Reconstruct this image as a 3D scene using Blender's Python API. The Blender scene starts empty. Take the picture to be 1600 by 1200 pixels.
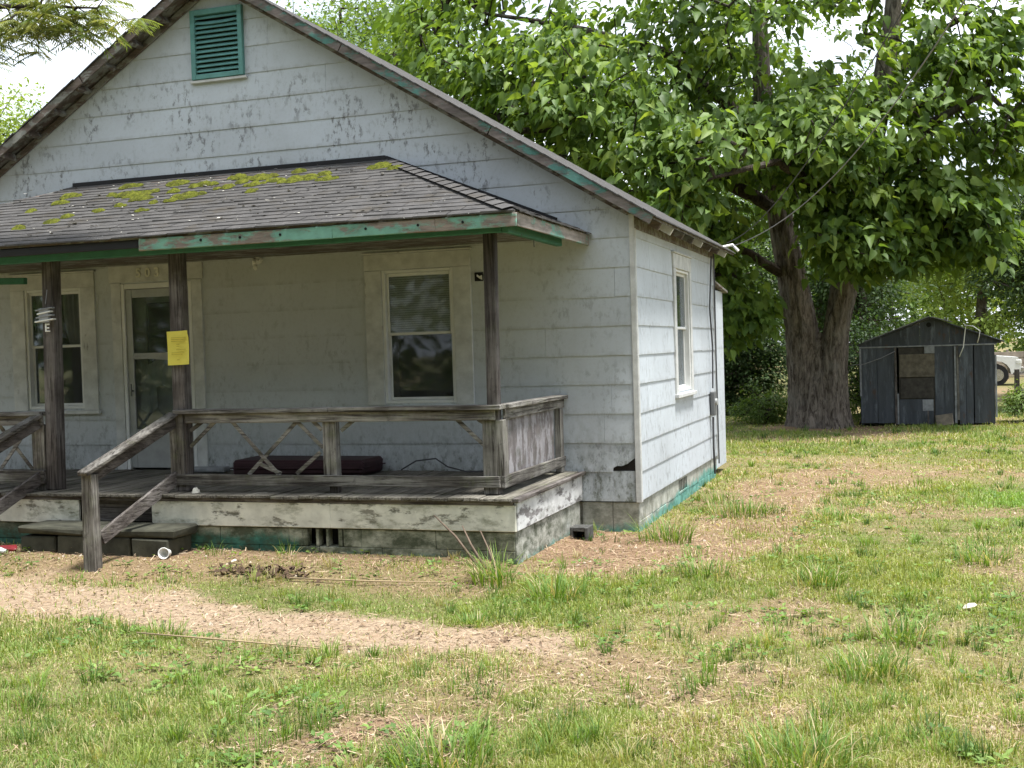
import bpy, bmesh, math, random
import numpy as np
from mathutils import Vector, Matrix
random.seed(7); RNG = np.random.default_rng(11)
SC = bpy.context.scene
COL = SC.collection

# ------------------------------------------------------------------ camera
FPX, YAW, PITCH, ROLL = 1852.7, -0.327062, -0.029347, -0.03105
CAM = Vector((2.5906, -11.4524, 1.8427))
fw = Vector((math.sin(YAW)*math.cos(PITCH), math.cos(YAW)*math.cos(PITCH), math.sin(PITCH)))
rt0 = Vector((math.cos(YAW), -math.sin(YAW), 0)); up0 = rt0.cross(fw)
rt = math.cos(ROLL)*rt0 + math.sin(ROLL)*up0; up = -math.sin(ROLL)*rt0 + math.cos(ROLL)*up0
cd = bpy.data.cameras.new('camera'); cam = bpy.data.objects.new('camera', cd); COL.objects.link(cam)
cam.matrix_world = Matrix(((rt.x, up.x, -fw.x, CAM.x), (rt.y, up.y, -fw.y, CAM.y), (rt.z, up.z, -fw.z, CAM.z), (0, 0, 0, 1)))
cd.sensor_width = 36; cd.lens = FPX/1600*36; cd.clip_end = 2000; cd.clip_start = 0.05
SC.camera = cam
# ------------------------------------------------------------------ world, sun, exposure
SUN_AZ, SUN_EL = math.radians(104), math.radians(74)      # azimuth from +Y clockwise
SC.world = bpy.data.worlds.new('World'); SC.world.use_nodes = True
wn = SC.world.node_tree; wn.nodes.clear()
sky = wn.nodes.new('ShaderNodeTexSky'); sky.sky_type = 'NISHITA'; sky.sun_disc = False
sky.sun_elevation = SUN_EL; sky.sun_rotation = SUN_AZ; sky.air_density = 1.3; sky.dust_density = 3.5
wtc = wn.nodes.new('ShaderNodeTexCoord'); wmp = wn.nodes.new('ShaderNodeMapping'); wmp.inputs['Scale'].default_value = (1, 1, 2.4)
wno = wn.nodes.new('ShaderNodeTexNoise'); wno.inputs['Scale'].default_value = 2.6; wno.inputs['Detail'].default_value = 7; wno.inputs['Roughness'].default_value = .55
wrp = wn.nodes.new('ShaderNodeMapRange'); wrp.inputs['From Min'].default_value = .40; wrp.inputs['From Max'].default_value = .58; wrp.inputs['To Min'].default_value = .15; wrp.inputs['To Max'].default_value = 1
wmx = wn.nodes.new('ShaderNodeMix'); wmx.data_type = 'RGBA'; wmx.inputs['B'].default_value = (8.6, 9.1, 9.9, 1)
wbg = wn.nodes.new('ShaderNodeBackground'); wbg.inputs['Strength'].default_value = 0.1
wou = wn.nodes.new('ShaderNodeOutputWorld')
L = wn.links.new
L(wtc.outputs['Generated'], wmp.inputs['Vector']); L(wmp.outputs[0], wno.inputs['Vector']); L(wno.outputs['Fac'], wrp.inputs['Value'])
L(wrp.outputs['Result'], wmx.inputs['Factor']); L(sky.outputs[0], wmx.inputs['A']); L(wmx.outputs['Result'], wbg.inputs['Color']); L(wbg.outputs[0], wou.inputs[0])
sl = bpy.data.lights.new('sun', 'SUN'); sl.energy = 4.0; sl.angle = math.radians(10); sl.color = (1, .98, .94)
so = bpy.data.objects.new('sun', sl); COL.objects.link(so)
sd = Vector((math.sin(SUN_AZ)*math.cos(SUN_EL), math.cos(SUN_AZ)*math.cos(SUN_EL), math.sin(SUN_EL)))
so.rotation_euler = sd.to_track_quat('Z', 'Y').to_euler(); so.location = (20, -20, 30)
SC.view_settings.view_transform = 'Standard'; SC.view_settings.look = 'None'; SC.view_settings.exposure = 1.12; SC.view_settings.gamma = 1
SC.cycles.use_denoising = True; SC.cycles.max_bounces = 7; SC.cycles.transparent_max_bounces = 12
SC.cycles.diffuse_bounces = 4; SC.cycles.caustics_reflective = False; SC.cycles.caustics_refractive = False

# ------------------------------------------------------------------ node helper + materials
class Mat:
    def __init__(s, name):
        s.m = bpy.data.materials.new(name); s.m.use_nodes = True; s.t = s.m.node_tree; s.t.nodes.clear()
        s.out = s.t.nodes.new('ShaderNodeOutputMaterial'); s._pos = None
    def n(s, typ, props=None, **inp):
        nd = s.t.nodes.new(typ)
        for k, v in (props or {}).items(): setattr(nd, k, v)
        for k, v in inp.items():
            key = int(k[1:]) if k[0] == 'i' and k[1:].isdigit() else k.replace('_', ' ')
            sk = nd.inputs[key]
            if isinstance(v, bpy.types.NodeSocket): s.t.links.new(v, sk)
            elif isinstance(v, (tuple, list)) and len(v) == 3 and sk.type == 'RGBA': sk.default_value = (*v, 1)
            else: sk.default_value = v
        return nd
    @property
    def pos(s):
        if s._pos is None: s._pos = s.n('ShaderNodeNewGeometry').outputs['Position']
        return s._pos
    def map(s, scale, vec=None, loc=(0, 0, 0)):
        return s.n('ShaderNodeMapping', None, Vector=vec or s.pos, Scale=scale, Location=loc).outputs[0]
    def noise(s, scale=1., detail=4, rough=.55, sc=None, loc=(0, 0, 0), vec=None, dist=0.):
        v = s.map(sc or (1, 1, 1), vec, loc)
        return s.n('ShaderNodeTexNoise', None, Vector=v, Scale=scale, Detail=detail, Roughness=rough, Distortion=dist).outputs['Fac']
    def mr(s, v, a, b, c=0., d=1.):
        return s.n('ShaderNodeMapRange', None, Value=v, From_Min=a, From_Max=b, To_Min=c, To_Max=d).outputs['Result']
    def math(s, op, a, b=0.):
        return s.n('ShaderNodeMath', {'operation': op}, i0=a, i1=b).outputs[0]
    def mix(s, f, a, b, mode='MIX'):
        nd = s.n('ShaderNodeMix', {'data_type': 'RGBA', 'blend_type': mode})
        for k, v in (('Factor', f), ('A', a), ('B', b)):
            sk = [i for i in nd.inputs if i.name == k and (i.type == 'RGBA' if k != 'Factor' else i.type == 'VALUE')][0]
            if isinstance(v, bpy.types.NodeSocket): s.t.links.new(v, sk)
            elif k == 'Factor': sk.default_value = v
            else: sk.default_value = (*v, 1)
        return [o for o in nd.outputs if o.type == 'RGBA'][0]
    def sep(s):
        nd = s.n('ShaderNodeSeparateXYZ', None, Vector=s.pos); return nd.outputs
    def rnd(s): return s.n('ShaderNodeObjectInfo').outputs['Random']
    def attr(s, name): return s.n('ShaderNodeAttribute', {'attribute_name': name})
    def bump(s, h, st=.3, d=.01): return s.n('ShaderNodeBump', None, Height=h, Strength=st, Distance=d).outputs[0]
    def bsdf(s, col, rough=.7, normal=None, spec=.3, metal=0.):
        nd = s.n('ShaderNodeBsdfPrincipled', None, Base_Color=col, Roughness=rough, Metallic=metal)
        nd.inputs['Specular IOR Level'].default_value = spec
        if normal is not None: s.t.links.new(normal, nd.inputs['Normal'])
        return nd.outputs[0]
    def done(s, sh): s.t.links.new(sh, s.out.inputs[0]); return s.m
M = {}
def plain(name, col, rough=.7, var=.15, scale=6., metal=0., spec=.3, bs=.15):
    m = Mat(name); f = m.noise(scale, 6, .6); k = m.mr(f, .3, .7, 1-var, 1+var)
    c = m.mix(1., col, m.n('ShaderNodeCombineColor', None, Red=k, Green=k, Blue=k).outputs[0], 'MULTIPLY')
    M[name] = m.done(m.bsdf(c, rough, m.bump(m.noise(scale*8, 5, .6), bs, .004), spec, metal)); return M[name]
def m_siding():
    m = Mat('siding_paint'); x, y, z = m.sep()
    c = m.mix(m.mr(m.noise(1.1, 5, .6), .35, .68), (.50, .545, .59), (.435, .47, .505))
    rb = m.mr(m.rnd(), 0, 1, .955, 1.03)
    c = m.mix(1., c, m.n('ShaderNodeCombineColor', None, Red=rb, Green=rb, Blue=rb).outputs[0], 'MULTIPLY')
    streak = m.mr(m.noise(1., 6, .7, (9, 9, .7)), .55, .85)
    c = m.mix(m.math('MULTIPLY', streak, .25), c, (.36, .37, .35))
    # mildew speckle: large soft islands broken up by fine flecks
    isl = m.mr(m.noise(1., 4, .6, (2.3, 2.3, 1.6), (3.1, 0, 1.7)), .42, .58)
    fleck = m.mr(m.noise(1., 7, .75, (17, 17, 9)), .52, .60)
    gz = m.math('MULTIPLY', m.mr(z, 2.95, 3.3), m.mr(z, 5.3, 4.6))
    side = m.mr(z, .2, 2.6, .7, .3)
    zone = m.math('MAXIMUM', gz, side)
    d = m.math('MULTIPLY', m.math('MULTIPLY', isl, fleck), zone)
    c = m.mix(m.math('MULTIPLY', d, .85), c, (.13, .13, .135))
    porch_warm = m.math('MULTIPLY', m.math('MULTIPLY', m.mr(x, -.75, -1.3), m.mr(z, 3.05, 2.9)), m.mr(y, .02, .0))  # warmth of the light under the porch roof, painted into the wall colour
    c = m.mix(m.math('MULTIPLY', porch_warm, .2), c, (.55, .53, .47))
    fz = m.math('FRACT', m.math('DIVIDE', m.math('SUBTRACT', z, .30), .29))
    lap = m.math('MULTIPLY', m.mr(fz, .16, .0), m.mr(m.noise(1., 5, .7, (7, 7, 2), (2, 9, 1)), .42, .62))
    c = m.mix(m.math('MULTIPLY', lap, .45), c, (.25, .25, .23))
    # fine dirt film
    c = m.mix(m.math('MULTIPLY', m.mr(m.noise(34, 6, .75), .5, .75), .28), c, (.30, .30, .28))
    # green-black algae low on the wall beside the porch
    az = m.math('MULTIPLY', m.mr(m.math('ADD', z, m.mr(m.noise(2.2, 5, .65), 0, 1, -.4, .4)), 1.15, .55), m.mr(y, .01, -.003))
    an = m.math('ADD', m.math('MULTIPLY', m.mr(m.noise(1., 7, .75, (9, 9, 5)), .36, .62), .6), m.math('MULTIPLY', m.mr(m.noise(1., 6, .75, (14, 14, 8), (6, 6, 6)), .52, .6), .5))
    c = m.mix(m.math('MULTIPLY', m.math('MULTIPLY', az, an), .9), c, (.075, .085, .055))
    h = m.noise(1., 5, .6, (30, 30, 60))
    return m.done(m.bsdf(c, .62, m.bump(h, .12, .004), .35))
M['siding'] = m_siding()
def m_wood(axis, name, cols=((.15, .138, .122), (.036, .031, .027), (.30, .29, .265)), algae=.35):
    m = Mat(name); s = [42, 42, 42]; s['xyz'.index(axis)] = 1.8
    g = m.noise(1., 8, .72, tuple(s), dist=.6); lo = m.noise(2.3, 4, .6)
    c = m.mix(m.mr(g, .40, .60), cols[1], cols[0])
    c = m.mix(m.math('MULTIPLY', m.math('MULTIPLY', m.mr(lo, .42, .62), m.mr(g, .38, .55)), .8), c, cols[2])
    rb = m.mr(m.rnd(), 0, 1, .75, 1.2)
    c = m.mix(1., c, m.n('ShaderNodeCombineColor', None, Red=rb, Green=rb, Blue=rb).outputs[0], 'MULTIPLY')
    c = m.mix(m.math('MULTIPLY', m.mr(m.noise(5.5, 5, .7, loc=(4, 2, 9)), .55, .72), algae), c, (.11, .13, .05))
    c = m.mix(m.math('MULTIPLY', m.mr(m.noise(13, 6, .7, loc=(1, 8, 3)), .58, .7), .6), c, (.035, .03, .028))
    return m.done(m.bsdf(c, .85, m.bump(g, .8, .014), .2))
for a in 'xyz':
    M['wood_'+a] = m_wood(a, 'weathered_wood_'+a)
    M['dark_'+a] = m_wood(a, 'dark_wood_'+a, ((.10, .086, .078), (.03, .025, .023), (.19, .175, .165)), .15)
M['deck'] = m_wood('y', 'deck_wood', ((.15, .14, .115), (.06, .054, .044), (.2, .185, .155)), .45)
def m_peel(name, paint, wood, amt=.5, axis='x', rust=None, dirt=(.07, .075, .05), dirtamt=.6, sc=1.):
    m = Mat(name); s = [20, 20, 20]; s['xyz'.index(axis)] = 3
    g = m.noise(1., 8, .7, tuple(s)); pn = m.noise(1., 7, .68, tuple(3.4*sc if i == 'xyz'.index(axis) else 8*sc for i in range(3)), (2.2, 5, 1))
    pm = m.mr(pn, amt-.03, amt+.03)
    wc = m.mix(m.mr(g, .35, .65), tuple(v*.45 for v in wood), wood)
    pc = m.mix(m.mr(m.noise(7, 5, .6), .35, .7), paint, tuple(v*.72 for v in paint))
    c = m.mix(pm, wc, pc)
    dn = m.mr(m.noise(1., 7, .72, (4, 4, 9), (7, 7, 7)), .50, .68)
    c = m.mix(m.math('MULTIPLY', dn, dirtamt), c, dirt)
    hgt = m.math('ADD', m.math('MULTIPLY', pm, .6), m.math('MULTIPLY', g, .3))
    return m.done(m.bsdf(c, .7, m.bump(hgt, .5, .008), .25))
TEAL = (.15, .31, .25)
M['teal_x'] = m_peel('peeling_teal_paint_x', (.19, .40, .325), (.30, .25, .22), .47, 'x', dirtamt=.35, sc=.5)
M['teal_y'] = m_peel('peeling_teal_paint_y', TEAL, (.33, .29, .26), .56, 'y', dirtamt=.4, sc=.6)
M['teal_rake'] = m_peel('peeling_rake_paint', (.09, .22, .19), (.20, .17, .155), .53, 'x', dirtamt=.55, sc=.45)
M['green_x'] = m_peel('green_beam_paint', (.055, .19, .125), (.1, .13, .1), .36, 'x', dirtamt=.25)
M['white_peel'] = m_peel('peeling_white_band', (.68, .67, .58), (.27, .26, .21), .41, 'x', dirt=(.11, .115, .055), dirtamt=.75)
M['white_peel_y'] = m_peel('peeling_white_band_side', (.62, .63, .63), (.25, .24, .24), .45, 'y', dirtamt=.6)
M['panel_peel'] = m_peel('peeling_plywood', (.30, .29, .305), (.20, .18, .18), .5, 'z', dirtamt=.5)
M['soffit'] = m_peel('rotten_soffit', (.26, .26, .235), (.16, .125, .105), .52, 'x', dirtamt=.7)
M['trim'] = m_peel('trim_paint', (.60, .61, .60), (.47, .465, .44), .34, 'z', dirt=(.34, .33, .30), dirtamt=.3)
M['sash'] = plain('sash_paint', (.66, .67, .66), .45, .08)
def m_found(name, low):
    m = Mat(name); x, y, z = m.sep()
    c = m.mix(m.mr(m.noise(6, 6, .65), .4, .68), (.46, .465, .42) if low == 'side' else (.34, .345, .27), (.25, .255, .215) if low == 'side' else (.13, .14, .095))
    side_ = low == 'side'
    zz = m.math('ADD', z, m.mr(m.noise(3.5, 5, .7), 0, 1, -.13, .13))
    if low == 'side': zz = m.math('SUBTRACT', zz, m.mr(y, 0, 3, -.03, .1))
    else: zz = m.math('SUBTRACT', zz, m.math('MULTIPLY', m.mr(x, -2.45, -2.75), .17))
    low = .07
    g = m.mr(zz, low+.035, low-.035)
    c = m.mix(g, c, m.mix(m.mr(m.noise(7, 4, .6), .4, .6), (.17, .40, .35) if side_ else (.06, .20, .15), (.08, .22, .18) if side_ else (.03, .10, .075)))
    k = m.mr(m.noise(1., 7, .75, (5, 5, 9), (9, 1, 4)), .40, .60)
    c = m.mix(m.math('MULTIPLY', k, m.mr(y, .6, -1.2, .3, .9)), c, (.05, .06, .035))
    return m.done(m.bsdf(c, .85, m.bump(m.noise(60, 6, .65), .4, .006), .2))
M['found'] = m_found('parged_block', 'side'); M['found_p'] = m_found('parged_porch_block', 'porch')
M['sheath'] = plain('dark_sheathing', (.02, .017, .014), .9)
M['inside'] = plain('room_plaster', (.22, .21, .19), .9)
def m_shingle():
    m = Mat('asphalt_shingle')
    c = m.mix(m.mr(m.noise(4, 5, .65), .35, .7), (.04, .039, .038), (.085, .082, .079))
    rows = m.mr(m.noise(1., 4, .7, (3.2, 26, 26)), .4, .66)
    c = m.mix(m.math('MULTIPLY', rows, .55), c, (.105, .10, .097))
    c = m.mix(m.mr(m.noise(42, 3, .6), .69, .74), c, (.45, .45, .42))
    c = m.mix(m.math('MULTIPLY', m.mr(m.noise(3.1, 6, .7, loc=(5, 5, 5)), .53, .66), .7), c, (.06, .052, .04))
    return m.done(m.bsdf(c, .92, m.bump(m.noise(140, 4, .7), .6, .006), .15))
M['shingle'] = m_shingle()
M['tar'] = plain('black_flashing', (.012, .012, .014), .55)
M['black'] = plain('black_void', (.008, .008, .009), .8)
def m_moss():
    m = Mat('moss'); c = m.mix(m.mr(m.noise(22, 5, .7), .35, .7), (.05, .062, .012), (.20, .215, .032))
    c = m.mix(m.mr(m.noise(60, 3, .6), .6, .7), c, (.08, .06, .025))
    c = m.mix(m.math('MULTIPLY', m.mr(m.noise(7, 5, .7), .5, .65), .6), c, (.06, .06, .02))
    return m.done(m.bsdf(c, .95, m.bump(m.noise(120, 4, .7), 1., .02), .05))
M['moss'] = m_moss()
def m_glass():
    m = Mat('window_glass'); fr = m.n('ShaderNodeFresnel', None, IOR=1.5).outputs[0]
    t = m.n('ShaderNodeBsdfTransparent', None, Color=(.82, .86, .86)).outputs[0]
    g = m.n('ShaderNodeBsdfGlossy', None, Color=(.9, .95, 1.), Roughness=.03).outputs[0]
    nd = m.n('ShaderNodeMixShader', None, i0=m.math('MULTIPLY', fr, .75), i1=t, i2=g).outputs[0]
    df = m.n('ShaderNodeBsdfDiffuse', None, Color=(.42, .43, .44)).outputs[0]
    return m.done(m.n('ShaderNodeMixShader', None, i0=m.mr(m.noise(3, 4, .6), .3, .7, .03, .11), i1=nd, i2=df).outputs[0])
M['glass'] = m_glass()
M['blind'] = plain('blind_slats', (.72, .71, .66), .6)
M['cloth'] = plain('pale_curtain', (.42, .42, .40), .8)
M['alum'] = plain('dull_aluminium', (.36, .37, .37), .45, .15, metal=.3)
M['door'] = plain('door_paint', (.27, .28, .27), .6)
M['metalgrey'] = plain('grey_metal', (.16, .165, .17), .5, .2, metal=.4)
M['conduit'] = plain('cable_grey', (.06, .06, .065), .6)
M['wire'] = plain('wire_grey', (.2, .2, .21), .5)
M['white'] = plain('white_enamel', (.72, .72, .70), .4, .06)
M['red'] = plain('dark_red_vinyl', (.03, .011, .014), .55, .3)
M['redp'] = plain('red_plastic', (.25, .03, .035), .4); M['blue'] = plain('blue_plastic', (.03, .09, .25), .45)
M['stone'] = plain('pale_stone', (.55, .53, .46), .85, .2, 20); M['concrete'] = plain('mossy_concrete', (.05, .05, .036), .9, .5, 7, bs=.5)
M['blockdark'] = plain('dark_block', (.07, .07, .065), .9, .4, 18, bs=.6)
M['twig'] = plain('dry_twig', (.13, .095, .07), .9, .3, 20)
M['mulch'] = plain('leaf_mulch', (.075, .048, .03), .95, .5, 30, bs=.8)
M['text'] = plain('faded_print', (.40, .32, .04), .9)
M['number'] = plain('brass_number', (.66, .65, .56), .5)
def m_paper():
    m = Mat('yellow_paper'); c = m.mix(m.mr(m.noise(9, 3, .5), .3, .7), (.80, .71, .13), (.74, .65, .12))
    d = m.bsdf(c, .75, None, .2); t = m.n('ShaderNodeBsdfTranslucent', None, Color=(.8, .66, .05)).outputs[0]
    return m.done(m.n('ShaderNodeMixShader', None, i0=.25, i1=d, i2=t).outputs[0])
M['paper'] = m_paper()
def m_leaf(name, tr=.38, gloss=.55):
    m = Mat(name); c = m.attr('tint').outputs['Color']
    c = m.mix(m.math('MULTIPLY', m.mr(m.noise(9, 3, .6), .4, .7), .35), c, m.mix(1., c, (.55, .6, .5), 'MULTIPLY'))
    d = m.bsdf(c, gloss, None, .35)
    tc = m.mix(1., c, (1.75, 1.65, .7), 'MULTIPLY')
    t = m.n('ShaderNodeBsdfTranslucent', None, Color=tc).outputs[0]
    return m.done(m.n('ShaderNodeMixShader', None, i0=tr, i1=d, i2=t).outputs[0])
M['leaf'] = m_leaf('broad_leaf'); M['leaf_small'] = m_leaf('small_leaf', .35, .6); M['grass'] = m_leaf('grass_blade', .3, .6)
def m_bark(name, a=(.25, .215, .18), b=(.05, .04, .033)):
    m = Mat(name); g = m.noise(1., 8, .7, (16, 16, 3.2), dist=.8)
    c = m.mix(m.mr(g, .38, .62), b, a)
    c = m.mix(m.math('MULTIPLY', m.mr(m.noise(2, 4, .6), .5, .7), .5), c, (.22, .21, .19))
    return m.done(m.bsdf(c, .95, m.bump(g, 1., .06), .1))
M['bark'] = m_bark('furrowed_bark'); M['branch'] = m_bark('branch_bark', (.085, .07, .058), (.03, .024, .02))
def m_shedmetal():
    m = Mat('weathered_sheet_metal')
    c = m.mix(m.mr(m.noise(1., 6, .7, (7, 7, .8)), .35, .7), (.034, .039, .046), (.068, .077, .09))
    c = m.mix(m.math('MULTIPLY', m.mr(m.noise(1., 5, .7, (9, 9, 1.6), (3, 3, 3)), .54, .7), .8), c, (.13, .15, .17))
    rb = m.mr(m.rnd(), 0, 1, .7, 1.3)
    c = m.mix(1., c, m.n('ShaderNodeCombineColor', None, Red=rb, Green=rb, Blue=rb).outputs[0], 'MULTIPLY')
    c = m.mix(m.math('MULTIPLY', m.mr(m.noise(5, 6, .7, loc=(8, 8, 8)), .58, .7), .6), c, (.035, .028, .024))
    c = m.mix(m.math('MULTIPLY', m.mr(m.noise(1., 6, .7, (6, 6, 3), (1, 4, 6)), .6, .68), .7), c, (.075, .04, .025))
    return m.done(m.bsdf(c, .6, m.bump(m.noise(1., 4, .6, (14, 14, 2)), .6, .02), .35, .15))
M['shedmetal'] = m_shedmetal()
M['ply'] = plain('grey_plywood', (.115, .10, .075), .9, .4, 9); M['plydark'] = plain('dark_plywood', (.05, .045, .038), .9, .4, 9)
M['shedtrim'] = plain('pale_shed_trim', (.22, .23, .24), .7, .35, 9)
M['carpaint'] = plain('white_car_paint', (.68, .68, .68), .25, .04); M['tyre'] = plain('tyre_rubber', (.015, .015, .016), .8)
M['carglass'] = plain('dark_car_glass', (.02, .025, .03), .1, .1); M['chrome'] = plain('bumper_chrome', (.5, .5, .5), .25, .1, metal=.8)
M['lampglass'] = plain('headlamp', (.6, .6, .58), .15)
M['fencewood'] = plain('pale_fence_wood', (.30, .255, .215), .9, .3, 5)

# ------------------------------------------------------------------ mesh helpers
def thing(name, label, cat, loc=(0, 0, 0), group=None):
    o = bpy.data.objects.new(name, None); COL.objects.link(o); o.location = loc; o.empty_display_size = .2
    o['label'] = label; o['category'] = cat
    if group: o['group'] = group
    return o
WL = {}
def wloc(o):
    v = Vector((0, 0, 0))
    while o is not None: v += o.location; o = o.parent
    return v
def obj(name, me, mat, parent=None, smooth=False, loc=None):
    o = bpy.data.objects.new(name, me); COL.objects.link(o)
    if mat is not None and not me.materials: me.materials.append(M[mat] if isinstance(mat, str) else mat)
    if parent is not None: o.parent = parent
    if loc is not None: o.location = loc
    if smooth: me.polygons.foreach_set('use_smooth', [True]*len(me.polygons))
    return o
def tag(o, label, cat, group=None, kind=None):
    o['label'] = label
    if cat: o['category'] = cat
    if group: o['group'] = group
    if kind: o['kind'] = kind
    return o
class MB:
    """collects geometry given in world coordinates"""
    def __init__(s): s.v = []; s.f = []
    def add(s, vs, fs):
        b = len(s.v); s.v += [tuple(v) for v in vs]; s.f += [tuple(i+b for i in f) for f in fs]; return s
    def box(s, x0, x1, y0, y1, z0, z1, jit=0., c=.004):
        """chamfered box"""
        c = min(c, (x1-x0)/3, (y1-y0)/3, (z1-z0)/3)
        X = (x0, x1); Y = (y0, y1); Z = (z0, z1); vs = []; idx = {}
        for i in (0, 1):
            for j in (0, 1):
                for k in (0, 1):
                    sx, sy, sz = (1-2*i)*c, (1-2*j)*c, (1-2*k)*c
                    q = [random.uniform(-jit, jit) for _ in range(3)] if jit else (0, 0, 0)
                    for a, d in enumerate(((0, sy, sz), (sx, 0, sz), (sx, sy, 0))):
                        idx[(i, j, k, a)] = len(vs); vs.append((X[i]+d[0]+q[0], Y[j]+d[1]+q[1], Z[k]+d[2]+q[2]))
        I = lambda i, j, k, a: idx[(i, j, k, a)]
        fs = []
        for s_ in (0, 1):
            fx = [I(s_, 0, 0, 0), I(s_, 1, 0, 0), I(s_, 1, 1, 0), I(s_, 0, 1, 0)]
            fy = [I(0, s_, 0, 1), I(0, s_, 1, 1), I(1, s_, 1, 1), I(1, s_, 0, 1)]
            fz = [I(0, 0, s_, 2), I(1, 0, s_, 2), I(1, 1, s_, 2), I(0, 1, s_, 2)]
            for f in (fx, fy, fz): fs.append(f if s_ else f[::-1])
        for j in (0, 1):
            for k in (0, 1):
                f = [I(0, j, k, 1), I(1, j, k, 1), I(1, j, k, 2), I(0, j, k, 2)]; fs.append(f if (j ^ k) else f[::-1])
                f = [I(j, 0, k, 0), I(j, 1, k, 0), I(j, 1, k, 2), I(j, 0, k, 2)]; fs.append(f if not (j ^ k) else f[::-1])
                f = [I(j, k, 0, 0), I(j, k, 1, 0), I(j, k, 1, 1), I(j, k, 0, 1)]; fs.append(f if (j ^ k) else f[::-1])
        for i in (0, 1):
            for j in (0, 1):
                for k in (0, 1):
                    f = [I(i, j, k, a) for a in range(3)]; fs.append(f if (i+j+k) % 2 else f[::-1])
        return s.add(vs, fs)
    def beam(s, a, b, w, h, upv=(0, 0, 1), c=.004, jit=0.):
        """box from a to b, width w sideways, height h along up"""
        a, b = Vector(a), Vector(b); d = b-a; l = d.length; d.normalize(); u = Vector(upv); sd_ = d.cross(u).normalized(); u = sd_.cross(d)
        t = MB().box(0, l, -w/2, w/2, -h/2, h/2, jit, c)
        return s.add([a+d*v[0]+sd_*v[1]*-1+u*v[2] for v in t.v], t.f)
    def tube(s, pts, rad, n=8, cap=True):
        pts = [Vector(p) for p in pts]; rad = rad if isinstance(rad, (list, tuple)) else [rad]*len(pts)
        vs = []; ref = Vector((.13, .27, 1)) if abs((pts[-1]-pts[0]).normalized().z) < .9 else Vector((1, .2, .1))
        for i, p in enumerate(pts):
            d = (pts[min(i+1, len(pts)-1)]-pts[max(i-1, 0)]).normalized(); a = d.cross(ref).normalized(); b = d.cross(a)
            for k in range(n): t = 2*math.pi*k/n; vs.append(p+(a*math.cos(t)+b*math.sin(t))*rad[i])
        fs = [(i*n+k, i*n+(k+1) % n, (i+1)*n+(k+1) % n, (i+1)*n+k) for i in range(len(pts)-1) for k in range(n)]
        if cap: fs += [tuple(range(n))[::-1], tuple((len(pts)-1)*n+k for k in range(n))]
        return s.add(vs, fs)
    def mesh(s, name, off=(0, 0, 0)):
        me = bpy.data.meshes.new(name); o = Vector(off)
        me.from_pydata([tuple(Vector(v)-o) for v in s.v], [], s.f); me.update(); return me
    def build(s, name, mat, parent=None, smooth=False):
        me = s.mesh(name, wloc(parent) if parent is not None else (0, 0, 0))
        return obj(name, me, mat, parent, smooth)
    def top(s, name, mat, loc, label, cat, group=None, smooth=False):
        o = obj(name, s.mesh(name, loc), mat, None, smooth, loc); return tag(o, label, cat, group)
def clip(poly, a, b, c):
    """keep a*x+b*z<=c"""
    out = []
    for i in range(len(poly)):
        p, q = poly[i], poly[(i+1) % len(poly)]; dp = a*p[0]+b*p[1]-c; dq = a*q[0]+b*q[1]-c
        if dp <= 0: out.append(p)
        if dp*dq < 0: t = dp/(dp-dq); out.append((p[0]+t*(q[0]-p[0]), p[1]+t*(q[1]-p[1])))
    return out
def np_mesh(name, verts, faces_quads=None, faces_tris=None, tint=None):
    """fast mesh from numpy arrays"""
    me = bpy.data.meshes.new(name); nq = 0 if faces_quads is None else len(faces_quads); nt = 0 if faces_tris is None else len(faces_tris)
    me.vertices.add(len(verts)); me.vertices.foreach_set('co', np.ascontiguousarray(verts, np.float32).ravel())
    lo = []
    if nq: lo.append(np.asarray(faces_quads, np.int32).ravel())
    if nt: lo.append(np.asarray(faces_tris, np.int32).ravel())
    lo = np.concatenate(lo); me.loops.add(len(lo)); me.loops.foreach_set('vertex_index', lo)
    st = np.concatenate([np.arange(nq)*4, nq*4+np.arange(nt)*3]).astype(np.int32)
    me.polygons.add(nq+nt); me.polygons.foreach_set('loop_start', st)
    if tint is not None:
        at = me.attributes.new('tint', 'FLOAT_COLOR', 'POINT')
        at.data.foreach_set('color', np.concatenate([tint, np.ones((len(tint), 1))], 1).astype(np.float32).ravel())
    me.update(calc_edges=True); me.validate(); return me
# value noise in numpy
def vnoise(x, y, seed=0):
    xi = np.floor(x).astype(np.int64); yi = np.floor(y).astype(np.int64); fx = x-xi; fy = y-yi
    fx = fx*fx*(3-2*fx); fy = fy*fy*(3-2*fy)
    def h(a, b):
        n = (a*374761393+b*668265263+seed*1442695041) & 0x7fffffff; n = ((n ^ (n >> 13))*1274126177) & 0x7fffffff
        return ((n ^ (n >> 16)) & 0xffff)/65535.
    return (h(xi, yi)*(1-fx)+h(xi+1, yi)*fx)*(1-fy)+(h(xi, yi+1)*(1-fx)+h(xi+1, yi+1)*fx)*fy
def fbm(x, y, seed=0, o=4):
    v = 0; a = .5; t = 0
    for i in range(o): v = v+a*vnoise(x*2**i, y*2**i, seed+i); t += a; a *= .5
    return v/t
def sstep(x, a, b): t = np.clip((x-a)/(b-a), 0, 1); return t*t*(3-2*t)

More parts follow.
